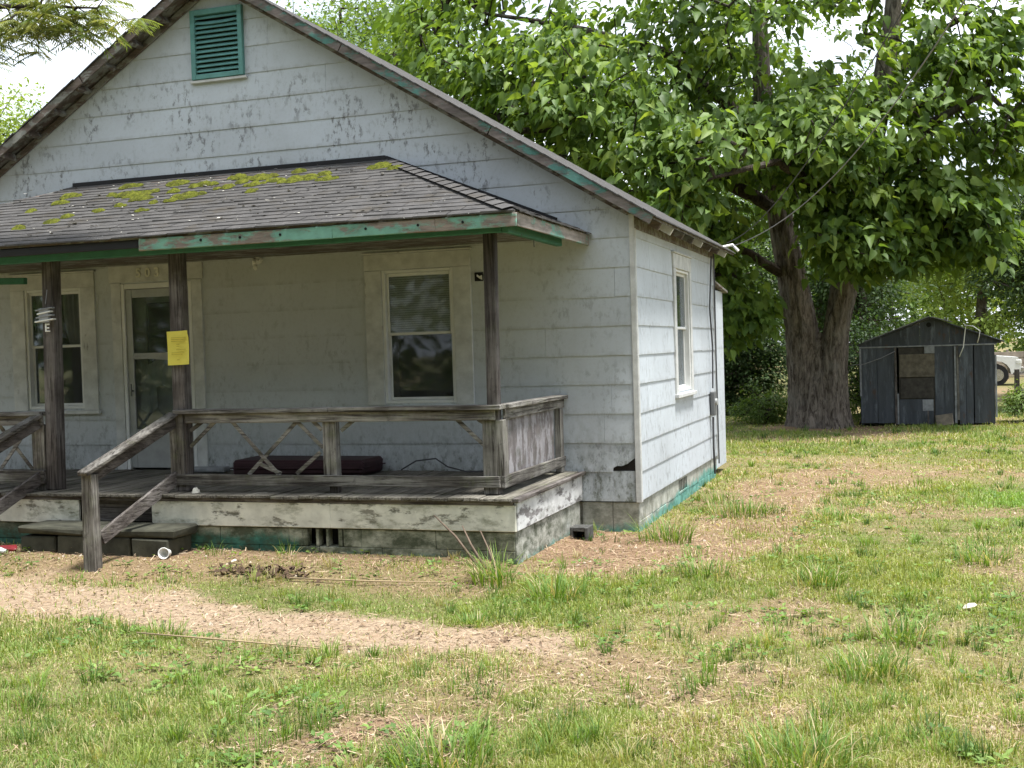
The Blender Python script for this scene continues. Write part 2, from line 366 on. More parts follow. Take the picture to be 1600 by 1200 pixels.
# ------------------------------------------------------------------ ground
def ground_h(x, y):
    x = np.asarray(x, float); y = np.asarray(y, float)
    near = sstep(y, -3.3, -2.5)*sstep(-y, -.6, .8)*sstep(-x, .3, 1.0)*.09
    bump = (fbm(x*.7, y*.7, 3)-.5)*.10+(fbm(x*3.1, y*3.1, 9)-.5)*.035
    house = np.where((x < .15) & (x > -9.3) & (y > -2.2) & (y < 6), .25, 1.)
    return near+bump*house
def path_mask(x, y):
    t = np.clip((x+6)/6.65, 0, 1); cy = -3.5-1.2*t+(fbm(x*.9, x*0, 21)-.5)*.35; hw = .82-.45*t+(fbm(x*2.2, y*2.2, 5)-.5)*.55
    d = np.abs(y-cy)
    m = 1-sstep(d+(fbm(x*7, y*7, 15)-.5)*.35, hw*.5, hw*1.2)
    return m*(1-sstep(x, .35+(fbm(y*3, x*3, 8)-.5)*.6, .95))
def dirt_mask(x, y):
    n = (fbm(x*1.3, y*1.3, 31, 5)-.5)
    a = 1-sstep(np.hypot((x+.0)/1.9, (y+.9)/1.6)+n*1.1, .65, 1.05)
    b = 1-sstep(np.hypot((x-.95)/.75, (y-2.6)/3.4)+n*1.3, .6, 1.1)
    c = 1-sstep(np.hypot((x-1.6)/1.0, (y-5.2)/1.1)+n*1.2, .5, 1.05)
    e = np.maximum((1-sstep(np.abs(y+2.35), .15, .5)), (1-sstep(np.abs(y+2.75)+n*.6, .3, .7))*.75)*(x < -.4)*(x > -9)
    h2 = sstep(fbm(x*1.15+11, y*1.15, 55, 5), .52, .67)*.62*sstep(x, -1.5, .5)+sstep(fbm(x*1.6+2, y*1.6, 57, 5), .60, .72)*.45*(y < -4)
    f = (1-sstep(np.hypot((x-.9)/1.9, (y-14.0)/1.2)+n*.8, .6, 1.))*.9
    return np.clip(np.maximum.reduce([a*.97, b*.85, c*.75, e*.8, f, h2]), 0, 1)
def dry_mask(x, y):
    return sstep(fbm(x*.55+7, y*.55, 41, 5), .45, .66)
def under_house(x, y):
    return ((x < -.02) & (x > -9.15) & (y > .02) & (y < 6.4)) | ((x < -.62) & (x > -8.6) & (y > -2.08) & (y < .1))
xs = np.concatenate([-np.geomspace(400, 13, 18), np.arange(-12, 9.01, .12), np.geomspace(9.6, 400, 18)])
ys = np.concatenate([-np.geomspace(400, 13, 16), np.arange(-12, 18.01, .12), np.geomspace(18.6, 500, 22)])
GX, GY = np.meshgrid(xs, ys); GZ = ground_h(GX, GY)
far = np.clip((np.hypot(GX, GY-3)-25)/40, 0, 1); GZ = GZ*(1-far)
vs = np.stack([GX, GY, GZ], -1).reshape(-1, 3); nx, ny = len(xs), len(ys)
ii = (np.arange(ny-1)[:, None]*nx+np.arange(nx-1)[None]).ravel()
quads = np.stack([ii, ii+1, ii+nx+1, ii+nx], 1)
bare = np.maximum(path_mask(GX, GY), 0).ravel(); dirt = dirt_mask(GX, GY).ravel(); dry = dry_mask(GX, GY).ravel()
gme = np_mesh('ground', vs, quads, None, np.stack([bare, dirt, dry], 1))
gm = Mat('lawn_soil')
at = gm.n('ShaderNodeSeparateColor', None, Color=gm.attr('tint').outputs['Color']).outputs
fine = gm.noise(38, 7, .75); mid = gm.noise(5, 6, .65)
c = gm.mix(gm.mr(mid, .35, .7), (.24, .225, .10), (.15, .19, .06))
c = gm.mix(gm.math('MULTIPLY', at[2], .6), c, (.36, .28, .16))
c = gm.mix(gm.mr(fine, .42, .72), gm.mix(1., c, (.55, .52, .5), 'MULTIPLY'), c)
dc = gm.mix(gm.mr(fine, .35, .68), (.145, .09, .055), (.33, .225, .145))
c = gm.mix(at[1], c, dc)
pc = gm.mix(gm.mr(fine, .33, .66), (.215, .15, .10), (.43, .335, .235))
pc = gm.mix(gm.mr(gm.noise(3, 5, .7), .55, .75), pc, (.30, .205, .13))
c = gm.mix(at[0], c, pc)
M['ground'] = gm.done(gm.bsdf(c, .95, gm.bump(gm.math('ADD', fine, gm.noise(120, 4, .7)), .7, .02), .1))
g = obj('ground', gme, 'ground', None, True); g['kind'] = 'structure'; g['label'] = 'patchy mown lawn with bare soil and a worn path'

# ------------------------------------------------------------------ house
HOUSE = thing('house', 'weathered white clapboard house with green trim and a sagging front porch', 'house')
APX, APZ, SL = -4.58, 5.95, .615            # gable apex on the wall, slope
HW = 4.58; XL = APX-HW; DEPTH = 4.85
roofz = lambda x: APZ-SL*abs(x-APX)
# openings (a0,a1,z0,z1)
OPF = [(-7.32, -6.53, 1.31, 2.71), (-5.97, -5.03, .58, 2.72), (-2.70, -1.90, 1.31, 2.71), (-4.86, -4.29, 4.95, 5.64)]
OPS = [(2.06, 2.92, 1.29, 2.71)]
def cells(a0, a1, z0, z1, ops, joints):
    xs_ = sorted(set([a0, a1]+[j for j in joints if a0 < j < a1]+[e for o in ops for e in o[:2] if a0 < e < a1 and o[3] > z0 and o[2] < z1]))
    for p, q in zip(xs_[:-1], xs_[1:]):
        zz = [(z0, z1)]; mid_ = (p+q)/2
        for o in ops:
            if o[0] < mid_ < o[1]:
                nz = []
                for (u, v) in zz:
                    if o[2] > u: nz.append((u, min(v, o[2])))
                    if o[3] < v: nz.append((max(u, o[3]), v))
                zz = [t for t in nz if t[1]-t[0] > .004]
        for u, v in zz: yield p, q, u, v
def FR(a, b, z): return (a, -b, z)     # front wall: b outward
def SD(a, b, z): return (b, a, z)      # side wall: b outward (+x)
def extr(mb, poly, M_, bfun, b_in):
    n = len(poly); vs = [M_(p[0], bfun(p[1]), p[1]) for p in poly]+[M_(p[0], b_in, p[1]) for p in poly]
    fs = [tuple(range(n)), tuple(range(2*n-1, n-1, -1))]+[(i, i+n, (i+1) % n+n, (i+1) % n) for i in range(n)]
    if M_ is SD: fs = [f[::-1] for f in fs]
    mb.add(vs, [f[::-1] for f in fs] if False else fs)
def wallpart(name, M_, a0, a1, ops, gable):
    mb = MB()
    for p, q, u, v in cells(a0, a1, .30, 6.2 if gable else 3.2, ops, [APX] if gable else []):
        poly = [(p, u), (q, u), (q, v), (p, v)]
        if gable: poly = clip(clip(poly, SL, 1, APZ+SL*APX-.02), -SL, 1, APZ-SL*APX-.02)
        if len(poly) > 2: extr(mb, poly, M_, lambda z: -.012, -.11)
    return mb.build(name, 'sheath', HOUSE)
HOLE = [(-.245, .63), (-.20, .655), (-.12, .66), (-.04, .70), (-.01, .745), (-.01, .63)]
def siding(M_, a0, a1, zt, ops, parent, gable, seed):
    rd = random.Random(seed); k = 0; z = .30
    while z < zt:
        z1 = z+.29
        off = (.55, 2.0, 1.2, 2.9)[k % 4]+rd.uniform(-.2, .2); js = [a0+off+3.05*i for i in range(-1, 5)]
        if not gable: js = [a0+(.75, .2, .98, .45)[k % 4]+rd.uniform(-.08, .08)+1.22*i for i in range(5)]
        if gable and k in (1, 2): js = [j for j in js if j < -.9]+[-.335]
        for p, q, u, v in cells(a0, a1, z, z1, ops, js):
            g_ = .0011; poly = [(p+g_, u), (q-g_, u), (q-g_, v+(.012 if v == z1 else 0)), (p+g_, v+(.012 if v == z1 else 0))]
            if gable: poly = clip(clip(poly, SL, 1, APZ+SL*APX-.005), -SL, 1, APZ-SL*APX-.005)
            if len(poly) < 3: continue
            dz = rd.uniform(-.003, .003); db = rd.uniform(0, .0014)
            if gable and k == 1 and q > -.05:
                # the broken board by the corner: outline notched by a ragged hole
                poly = [(p, u), (-.26, u), (-.255, .635), (-.215, .655), (-.17, .652), (-.11, .675), (-.05, .722), (-.012, .742), (-.006, .752), (-.002, v+.01), (p, v+.01)]
            bf = lambda zz, z0=z, d=db: .0055+d+.0095*(z0+.29-zz)/.29
            mb = MB(); extr(mb, [(a, b+dz) for a, b in poly], M_, bf, .001); mb.build('siding_board', 'siding', parent)
        z = z1; k += 1
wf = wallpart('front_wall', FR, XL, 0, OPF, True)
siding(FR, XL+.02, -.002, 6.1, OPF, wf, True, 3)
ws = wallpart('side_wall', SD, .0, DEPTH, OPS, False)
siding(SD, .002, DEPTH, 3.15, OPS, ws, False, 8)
# other walls, floor and ceiling close the house
mb = MB().box(XL, XL+.1, .12, DEPTH-.11, .3, 3.2).box(XL, 0, DEPTH-.1, DEPTH-.002, .3, 3.2).build('rear_wall', 'sheath', HOUSE)
mb = MB().box(XL+.12, -.12, .12, DEPTH-.12, .5, .56).build('room_floor', 'inside', HOUSE)
mb = MB().box(XL+.12, -.12, .12, DEPTH-.12, 3.02, 3.08).build('ceiling_slab', 'inside', HOUSE)
MB().box(-4.75, -4.65, .14, DEPTH-.14, .57, 3.0).build('partition_wall', 'inside', HOUSE)
# corner board
MB().box(-.03, .022, -.024, .0, .29, 3.16).box(.0225, .0235, -.024, -.02, .3, 3.1).build('corner_board', 'trim', HOUSE)
MB().box(.006, .028, .001, .035, .29, 3.1).build('corner_board', 'trim', HOUSE)
MB().box(.004, .03, DEPTH-.05, DEPTH+.01, .25, 3.05).build('corner_board', 'trim', HOUSE)
# rear lean-to
MB().box(-6, -.02, DEPTH+.02, DEPTH+1.0, .1, 2.58).build('lean_to_wall', 'siding', HOUSE)
MB().beam((-3.06, DEPTH+.02, 2.68), (-3.06, DEPTH+1.15, 2.58), 6.2, .035).build('lean_to_roof', 'soffit', HOUSE)
# roof of the house : two slabs with overhangs, rake boards, rafter tails
OV, EO = .26, .27
rf = MB()
for s_ in (-1, 1):
    xe = APX+s_*(HW+EO); ze = APZ-SL*(HW+EO)+.07; za = APZ+.07; t = .03
    vs = [(APX, -OV, za), (xe, -OV, ze), (xe, DEPTH+.2, ze), (APX, DEPTH+.2, za)]; vs += [(v[0], v[1], v[2]+t) for v in vs]
    fs = [(0, 1, 2, 3), (7, 6, 5, 4), (0, 4, 5, 1), (1, 5, 6, 2), (2, 6, 7, 3)]
    rf.add(vs, fs if s_ < 0 else [f[::-1] for f in fs])
roof = rf.build('roof', 'soffit', HOUSE)
sh = MB()
for s_ in (-1, 1):   # shingle skin on top, ragged at the rake
    xe = APX+s_*(HW+EO+.03); n = 40
    for i in range(n):
        a, b = i/n, (i+1)/n; xa, xb = APX+(xe-APX)*a, APX+(xe-APX)*b; y0 = -OV-.035+random.uniform(-.012, .012)
        za, zb = APZ+.103-SL*abs(xa-APX)+.010, APZ+.103-SL*abs(xb-APX)+.004
        vs = [(xa, y0, za), (xb, y0, zb), (xb, DEPTH+.2, zb), (xa, DEPTH+.2, za)]; vs += [(v[0], v[1], v[2]+.014) for v in vs]
        fs = [(0, 1, 2, 3), (7, 6, 5, 4), (0, 4, 5, 1), (1, 5, 6, 2), (2, 6, 7, 3), (3, 7, 4, 0)]
        sh.add(vs, fs if s_ < 0 else [f[::-1] for f in fs])
o = sh.build('shingles', 'shingle', roof); o['kind'] = 'stuff'
for s_ in (-1, 1):
    xe = APX+s_*(HW+EO-.01)
    n = 3
    for i in range(n):       # rake boards in three lengths
        a, b = i/n+.001, (i+1)/n-.001; xa, xb = APX+(xe-APX)*a, APX+(xe-APX)*b
        za, zb = APZ+.058-SL*abs(xa-APX), APZ+.058-SL*abs(xb-APX)
        MB().beam((xa, -OV-.011, za), (xb, -OV-.011, zb), .022, .088, (0, 0, 1), .003, .003).build('rake_board', 'teal_rake' if s_ > 0 else 'soffit', roof)
    # moulding where the soffit meets the wall
    xa, xb = APX+s_*.05, APX+s_*(HW-.02)
    MB().beam((xa, -.035, APZ-.0-SL*abs(xa-APX)), (xb, -.035, APZ-.0-SL*abs(xb-APX)), .025, .07).build('frieze_board', 'soffit', roof)
    for i in range(13):      # ragged lookout blocks under the overhang
        x = APX+s_*(.25+i*.36); z = APZ+.042-SL*abs(x-APX)
        MB().beam((x, -OV+.005, z-.02), (x, -.05, z-.02), .05, .06+random.uniform(-.015, .02), (s_*SL, 0, 1), .006, .006).build('lookout', 'soffit', roof)
for i in range(8):
    y = .18+i*.62; x = 0.02; z = APZ+.065-SL*(HW+.02)
    MB().beam((x, y, z-.045), (x+EO-.05, y, z-.045-SL*(EO-.05)), .04, .075, (0, 0, 1), .004, .004).build('rafter_tail', 'trim' if i % 3 == 1 else 'soffit', roof)
MB().box(.012, .03, .0, DEPTH, 2.99, 3.16).build('frieze_board', 'soffit', roof)
# gable vent
gv = MB().box(-4.90, -4.845, -.06, -.01, 4.92, 5.68).box(-4.305, -4.25, -.06, -.01, 4.92, 5.68).box(-4.845, -4.305, -.06, -.01, 5.62, 5.68).box(-4.845, -4.305, -.06, -.01, 4.92, 4.975).build('gable_vent', 'sash', HOUSE)
M['vent'] = m_peel('vent_teal', (.13, .31, .29), (.06, .2, .19), .3, 'x', dirtamt=.12); gv.data.materials[0] = M['vent']
MB().box(-4.86, -4.29, .03, .04, 4.95, 5.64).build('backing', 'black', gv)
for i in range(12):
    z = 5.0+i*.0525; sg = -.012 if i == 10 else 0
    mb = MB(); n = 6
    vs = []
    for j in range(n+1):
        x = -4.845+.54*j/n; d = sg*math.sin(math.pi*j/n)
        vs += [(x, -.052, z+d), (x, -.012, z+.042+d), (x, -.005, z+.036+d), (x, -.046, z-.005+d)]
    fs = [(j*4+k, j*4+(k+1) % 4, j*4+4+(k+1) % 4, j*4+4+k) for j in range(n) for k in range(4)]
    mb.add(vs, [f[::-1] for f in fs]); mb.build('slat', M['vent'], gv)
MB().box(-4.93, -4.22, -.05, -.012, 4.885, 4.915).build('sill', 'trim', gv)

# windows
def window(M_, a0, a1, z0, z1, tw, upper):
    am = (a0+a1)/2; zm = z0+(z1-z0)*.5+.02
    def B(mb, p, q, b0, b1, u, v, **k):
        if M_ is FR: return mb.box(p, q, -b1, -b0, u, v, **k)
        return mb.box(b0, b1, p, q, u, v, **k)
    fr_ = B(MB(), a0-.005, a0+.03, -.07, .018, z0, z1); B(fr_, a1-.03, a1+.005, -.07, .018, z0, z1); B(fr_, a0+.031, a1-.031, -.07, .016, z1-.03, z1); B(fr_, a0+.031, a1-.031, -.07, .016, z0, z0+.03)
    w = fr_.build('window', 'sash', HOUSE)
    for nm, (p, q, u, v) in (('casing', (a0-tw, a0-.006, z0-.02, z1+.001)), ('casing', (a1+.006, a1+tw, z0-.02, z1+.001)), ('head_casing', (a0-tw, a1+tw, z1+.003, z1+.17))):
        B(MB(), p, q, .004, .034, u, v, jit=.002).build(nm, 'trim', w)
    B(MB(), a0-tw-.015, a1+tw+.015, .004, .05, z1+.172, z1+.192).build('drip_cap', 'trim', w)
    B(MB(), a0-tw-.03, a1+tw+.03, .004, .062, z0-.065, z0-.022).build('sill', 'trim', w)
    for nm, u, v, d in (('upper_sash', zm-.005, z1-.031, -.02), ('lower_sash', z0+.031, zm+.03, -.045)):
        s_ = B(MB(), a0+.031, a0+.058, d-.02, d, u, v); B(s_, a1-.058, a1-.031, d-.02, d, u, v); B(s_, a0+.059, a1-.059, d-.02, d-.001, v-.035, v); B(s_, a0+.059, a1-.059, d-.02, d-.001, u, u+.03)
        so_ = s_.build(nm, 'sash', w)
        B(MB(), a0+.057, a1-.057, d-.012, d-.008, u+.028, v-.033, c=.0005).build('pane', 'glass', w)
    if upper == 'blind':
        bl = MB(); z = zm+.02
        while z < z1-.05:
            for p, q in ((a0+.05, a1-.05),):
                vs = [M_(p, -.055, z), M_(q, -.055, z), M_(q, -.064, z+.021), M_(p, -.064, z+.021)]
                bl.add(vs, [(0, 1, 2, 3)])
            z += .0235
        bl.build('blind', 'blind', w)
    elif upper == 'curtain':
        cu = MB(); n = 26
        for p, q, ph in ((a0+.03, am-.03, 0), (am+.02, a1-.06, 2.)):
            vs = []
            for r in range(9):
                tz = r/8
                for j in range(n+1):
                    a = p+(q-p)*j/n; w_ = .5+.5*math.sin(j*.33+ph); pull = (tz**2)*.3*(1 if ph else -1)*(j/n if ph == 0 else 1-j/n)
                    vs.append(M_(a+pull*.35, -.13-.03*math.sin(j*1.1+ph+tz*2), z1-.04-(z1-zm-.04)*tz))
            b = len(cu.v); cu.add(vs, [(r*(n+1)+j, r*(n+1)+j+1, (r+1)*(n+1)+j+1, (r+1)*(n+1)+j) for r in range(8) for j in range(n)])
        cu.build('curtain', 'cloth', w, True)
    return w
window(FR, -7.32, -6.53, 1.31, 2.71, .20, 'curtain')
window(FR, -2.70, -1.90, 1.31, 2.71, .20, 'blind')
window(SD, 2.06, 2.92, 1.29, 2.71, .13, 'none')
# front door with a torn storm door
dr = MB().box(-6.10, -5.972, -.034, -.004, .60, 2.735).box(-5.028, -4.90, -.034, -.004, .60, 2.735).build('door', 'trim', HOUSE)
MB().box(-6.12, -4.88, -.038, -.004, 2.738, 2.925).build('head_casing', 'trim', dr)
MB().box(-6.14, -4.86, -.055, -.004, 2.928, 2.95).build('drip_cap', 'trim', dr)
f = MB().box(-5.968, -5.925, -.03, .06, .60, 2.72).box(-5.075, -5.032, -.03, .06, .60, 2.72).box(-5.924, -5.076, -.028, .06, 2.66, 2.72)
f.build('jamb', 'sash', dr)
d2 = MB().box(-5.92, -5.84, -.012, .01, .62, 2.655).box(-5.16, -5.08, -.012, .01, .62, 2.655).box(-5.838, -5.162, -.012, .01, 2.56, 2.655).box(-5.838, -5.162, -.012, .01, 1.86, 1.93).box(-5.838, -5.162, -.012, .01, .62, 1.06)
sdoor = d2.build('storm_door', 'alum', dr)
MB().box(-5.84, -5.16, -.003, .001, 1.93, 2.56, c=.0005).build('pane', 'glass', dr)
MB().beam((-5.84, -.016, 1.89), (-5.15, -.016, 1.83), .006, .02).build('loose_strip', 'alum', dr)
MB().box(-5.84, -5.16, .004, .007, 1.06, 1.86, c=.0005).build('pane', 'glass', dr)
inn = MB().box(-5.93, -5.07, .08, .12, .60, 1.55).box(-5.93, -5.72, .08, .12, 1.55, 2.66).box(-5.28, -5.07, .08, .12, 1.55, 2.66).box(-5.72, -5.28, .08, .12, 2.5, 2.66)
inn.build('inner_door', 'door', dr)
for z in (.85, 1.2): MB().box(-5.82, -5.18, .074, .079, z-.12, z+.12).build('door_panel', 'door', dr)
MB().box(-5.71, -5.29, .1, .104, 1.56, 2.49, c=.0005).build('pane', 'glass', dr)
cu = MB(); vs = []; n = 20
for r in range(6):
    for j in range(n+1): vs.append((-5.8+.6*j/n, .05+.012*math.sin(j*1.3+r), 1.84-.55*r/5-.05*math.sin(j*.5)))
cu.add(vs, [(r*(n+1)+j, r*(n+1)+j+1, (r+1)*(n+1)+j+1, (r+1)*(n+1)+j) for r in range(5) for j in range(n) if not (j > 6 and r > 2 and j < 15)]); cu.build('torn_screen', 'alum', dr, True)
MB().tube([(-5.86, -.05, 1.5), (-5.86, -.02, 1.5)], .012).tube([(-5.86, -.05, 1.44), (-5.86, -.05, 1.58)], .009).build('handle', 'metalgrey', dr)
# house number
DG = bpy.context.evaluated_depsgraph_get
def text_mesh(ch, size, name):
    cu_ = bpy.data.curves.new(name, 'FONT'); cu_.body = ch; cu_.size = size; cu_.extrude = .006; cu_.align_x = 'CENTER'; cu_.offset = .004
    to = bpy.data.objects.new(name, cu_); COL.objects.link(to); bpy.context.view_layer.update()
    me = bpy.data.meshes.new_from_object(to.evaluated_get(DG())); bpy.data.objects.remove(to); bpy.data.curves.remove(cu_); return me
for i, ch in enumerate('503'):
    me = text_mesh(ch, .14, 'house_number'); o = obj('house_number', me, 'number', dr, False, (-5.705+i*.122, -.048, 2.79)); o.rotation_euler = (math.pi/2, 0, 0)
    o['label'] = 'raised house number digit '+ch
# junction box, lamp holder, ceiling lamp
jb = MB().box(-1.655, -1.565, -.03, .004, 2.55, 2.64).build('junction_box', 'black', HOUSE)
MB().add([(-1.625, -.034, 2.62), (-1.60, -.034, 2.60), (-1.57, -.036, 2.61), (-1.565, -.04, 2.56), (-1.60, -.034, 2.575), (-1.63, -.033, 2.60)], [(0, 5, 4, 3, 2, 1)]).build('broken_cover', 'white', jb)
lm = MB().tube([(-4.17, -.005, 2.90), (-4.17, -.03, 2.90)], .045, 14).build('wall_lamp', 'white', HOUSE)
MB().tube([(-4.17, -.03, 2.90), (-4.17, -.1, 2.91), (-4.16, -.13, 2.88), (-4.15, -.135, 2.84)], [.012, .014, .02, .028], 10).build('lamp_arm', 'white', lm, True)
MB().tube([(-4.145, -.135, 2.84), (-4.14, -.135, 2.81), (-4.135, -.135, 2.785)], [.022, .028, .012], 10).build('bulb', 'white', lm, True)

# foundation under the house
fo = MB().box(-.75, -.012, .02, .2, -.1, .292).build('foundation', 'found', HOUSE)
for i in range(13):
    for k, (u, v) in enumerate(((-.1, .1), (.103, .296))):
        a0 = (i-.5*k)*.4; a1 = a0+.397
        if k == 1 and 5 <= i <= 6: continue
        a0, a1 = max(a0, .022), min(a1, DEPTH-.01)
        if a1-a0 > .05: MB().box(-.16, -.006+random.uniform(-.003, .003), a0, a1, u, v, jit=.002).build('foundation_block', 'found', fo)
MB().box(-.16, -.006, 1.803, 2.08, .103, .296).build('foundation_block', 'found', fo)
MB().box(-.16, -.008, 2.62, 2.6+.02+.0+.0+.0+.0+.0+.0+.0+.0+.0+.0+.0+.0+.0+.02, .103, .296) if False else None
ve = MB().box(-.02, -.002, 2.083, 2.597, .103, .13).box(-.02, -.002, 2.083, 2.597, .265, .296)
for i in range(6): ve.box(-.012, -.002, 2.095+i*.098, 2.11+i*.098, .1305, .2645, c=.001)
ve.build('foundation_vent', 'found', fo); MB().box(-.03, -.0125, 2.085, 2.60, .131, .264).build('vent_dark', 'black', fo)
for i in range(2): MB().box(-.592+i*.317, -.28+i*.27, .004+i*.002, .019, -.1, .29, jit=.002).build('foundation_block', 'found', fo)

# ------------------------------------------------------------------ porch
PX0, PX1, PY = -8.56, -.60, -2.1
deck = MB().box(PX0+.05, PX1-.05, PY+.08, -.01, .44, .565).build('porch_deck', 'sheath', HOUSE)
x = PX0
while x < PX1-.02:
    w = min(.138, PX1-x); dz = random.uniform(-.004, .004)
    MB().box(x+.003, x+w-.003, PY-.05+random.uniform(-.012, .008), -.006, .572+dz, .600+dz, jit=.002).build('deck_board', 'deck', deck); x += .142
MB().box(PX1+.002, PX1+.06, PY-.05, -.008, .568, .598, jit=.004).build('edge_board', 'dark_y', deck)
MB().box(PX0, PX1+.0, PY-.022, PY-.004, .535, .571, jit=.003).build('edge_board', 'dark_x', deck)
for a, b in ((-4.16, -2.31), (-2.307, PX1+.012), (PX0, -6.9), (-6.897, -4.98)):
    MB().box(a, b, PY-.012, PY+.02, .312, .534, jit=.004).build('skirt_board', 'white_peel', deck)
MB().box(PX1-.0, PX1+.024, PY+.022, -.03, .312, .564, jit=.004).build('skirt_board', 'white_peel_y', deck)
MB().box(-4.97, -4.17, PY+.05, PY+.09, .33, .53).build('inner_beam', 'dark_x', deck)
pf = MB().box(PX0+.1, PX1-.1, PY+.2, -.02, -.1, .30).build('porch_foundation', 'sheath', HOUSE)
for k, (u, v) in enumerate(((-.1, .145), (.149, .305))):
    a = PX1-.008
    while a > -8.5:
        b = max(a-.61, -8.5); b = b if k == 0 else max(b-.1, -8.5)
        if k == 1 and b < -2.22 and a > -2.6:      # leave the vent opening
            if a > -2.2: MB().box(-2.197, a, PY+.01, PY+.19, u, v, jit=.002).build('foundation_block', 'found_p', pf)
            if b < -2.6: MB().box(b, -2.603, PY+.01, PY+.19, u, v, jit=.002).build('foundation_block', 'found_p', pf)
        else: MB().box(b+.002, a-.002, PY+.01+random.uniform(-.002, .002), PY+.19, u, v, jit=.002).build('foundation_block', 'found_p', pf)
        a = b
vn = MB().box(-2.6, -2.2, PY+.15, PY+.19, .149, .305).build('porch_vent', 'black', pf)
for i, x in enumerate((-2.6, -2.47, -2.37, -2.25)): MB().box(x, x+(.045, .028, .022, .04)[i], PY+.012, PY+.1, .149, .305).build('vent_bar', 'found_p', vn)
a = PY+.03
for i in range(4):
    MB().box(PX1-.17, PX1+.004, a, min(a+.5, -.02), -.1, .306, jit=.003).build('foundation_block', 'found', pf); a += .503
# posts
def post(x, w, y=-1.9, z1=2.88, mat='dark_z', z0=.602, lean=0.):
    m = MB().beam((x, y, z0), (x+lean, y, z1), w, w, (0, 1, 0), .008, .003)
    return m.build('porch_post', mat, HOUSE)
post(-.835, .098, -1.87, lean=.02); post(-3.95, .128, -1.87, lean=.01); post(-5.43, .132, -1.87, lean=.05); post(-8.2, .13, -1.87)
post(-4.0, .0, 0) if False else None
# front railing
rl = MB().box(-3.87, -.80, -1.955, -1.925, 1.243, 1.332, jit=.003).build('porch_railing', 'wood_x', HOUSE)
MB().box(-3.98, -2.36, -1.99, -1.84, 1.334, 1.372, jit=.004).build('rail_cap', 'wood_x', rl)
MB().box(-2.357, -.735, -1.99, -1.84, 1.335, 1.371, jit=.004).build('rail_cap', 'wood_x', rl)
MB().box(-4.1, -.77, -1.96, -1.925, .665, .765, jit=.004).build('bottom_rail', 'wood_x', rl)
MB().box(-.925, -.80, -1.923, -1.835, .602, 1.242, jit=.003).build('rail_post', 'wood_z', rl)
MB().box(-2.455, -2.325, -1.923, -1.835, .70, 1.242, jit=.003).build('rail_post', 'wood_z', rl)
MB().box(-2.41, -2.33, -1.91, -1.83, .602, .69).build('rail_foot', 'dark_z', rl)
MB().box(-4.05, -3.90, -1.955, -1.935, .69, 1.332, jit=.003).build('rail_post', 'wood_z', rl)
for (xa, za, xb, zb) in [(-3.41, 1.27, -2.93, .77), (-2.71, 1.26, -3.24, .76), (-3.56, 1.27, -3.85, 1.02), (-3.69, 1.27, -3.85, 1.17), (-2.73, 1.26, -2.46, 1.01), (-2.57, 1.26, -2.47, 1.17), (-2.49, .97, -2.74, .77), (-2.14, 1.26, -2.28, 1.16), (-1.16, 1.25, -.89, 1.0), (-.97, 1.25, -.88, 1.2), (-3.12, .86, -2.9, .77)]:
    yy = -1.905+random.uniform(-.006, .006)
    MB().beam((xa, yy, za), (xb, yy, zb), .012, .036, (0, 1, 0) if False else (0, 0, 1), .002).build('lattice_strip', 'wood_x', rl)
# side railing with plywood panels
sr = MB().box(-.765, -.735, -1.84, -.03, 1.243, 1.332, jit=.003).build('porch_railing', 'wood_y', HOUSE)
MB().box(-.81, -.70, -1.838, -.02, 1.334, 1.37, jit=.004).build('rail_cap', 'wood_y', sr)
MB().box(-.768, -.732, -1.92, -.05, .655, .76, jit=.004).build('bottom_rail', 'wood_y', sr)
for a, b in ((-1.76, -1.04), (-1.03, -.30)): MB().box(-.79, -.772, a, b, .70, 1.30, jit=.004).build('plywood_panel', 'panel_peel', sr)
MB().box(-.80, -.736, -1.92, -1.79, .70, 1.242).build('rail_post', 'wood_z', sr); MB().box(-.80, -.736, -.19, -.09, .602, 1.242, jit=.003).build('rail_post', 'wood_z', sr)
# left railing beyond the steps
ll = MB().box(-8.2, -5.5, -1.955, -1.925, 1.243, 1.332, jit=.003).build('porch_railing', 'wood_x', HOUSE)
MB().box(-8.2, -5.5, -1.99, -1.84, 1.334, 1.372, jit=.004).build('rail_cap', 'wood_x', ll); MB().box(-8.2, -5.5, -1.96, -1.925, .665, .80, jit=.004).build('bottom_rail', 'wood_x', ll)
MB().box(-5.66, -5.51, -1.923, -1.80, .602, 1.242, jit=.003).build('rail_post', 'wood_z', ll)
for i in range(6):
    x0 = -5.68-i*.42
    for s_ in (0, 1): MB().beam((x0-(.4 if s_ else 0), -1.905+s_*.014, 1.25), (x0-(0 if s_ else .4), -1.905+s_*.014, .79), .012, .036, (0, 0, 1), .002).build('lattice_strip', 'wood_x', ll)
# stair rails
def stair_rail(xa, xb, name='stair_railing'):
    nw = MB().box(xb-.058, xb+.058, -2.98, -2.88, -.05, .875, jit=.006).build(name, 'wood_z', HOUSE)
    t = Vector((xb, -3.03, .885)); b = Vector((xa, -1.95, 1.335))
    MB().beam(t, b, .125, .036, (0, 0, 1), .006, .005).build('handrail', 'wood_y', nw)
    MB().beam(t+Vector((0, .1, -.055)), b+Vector((0, 0, -.08)), .04, .09, (0, 0, 1), .004, .003).build('rail_under', 'dark_y', nw)
    MB().beam((xb+.02, -2.84, .30), (xa, -1.92, .74), .045, .12, (0, 0, 1), .004, .004).build('lower_rail', 'dark_y', nw)
stair_rail(-3.99, -4.19); stair_rail(-5.55, -5.72)
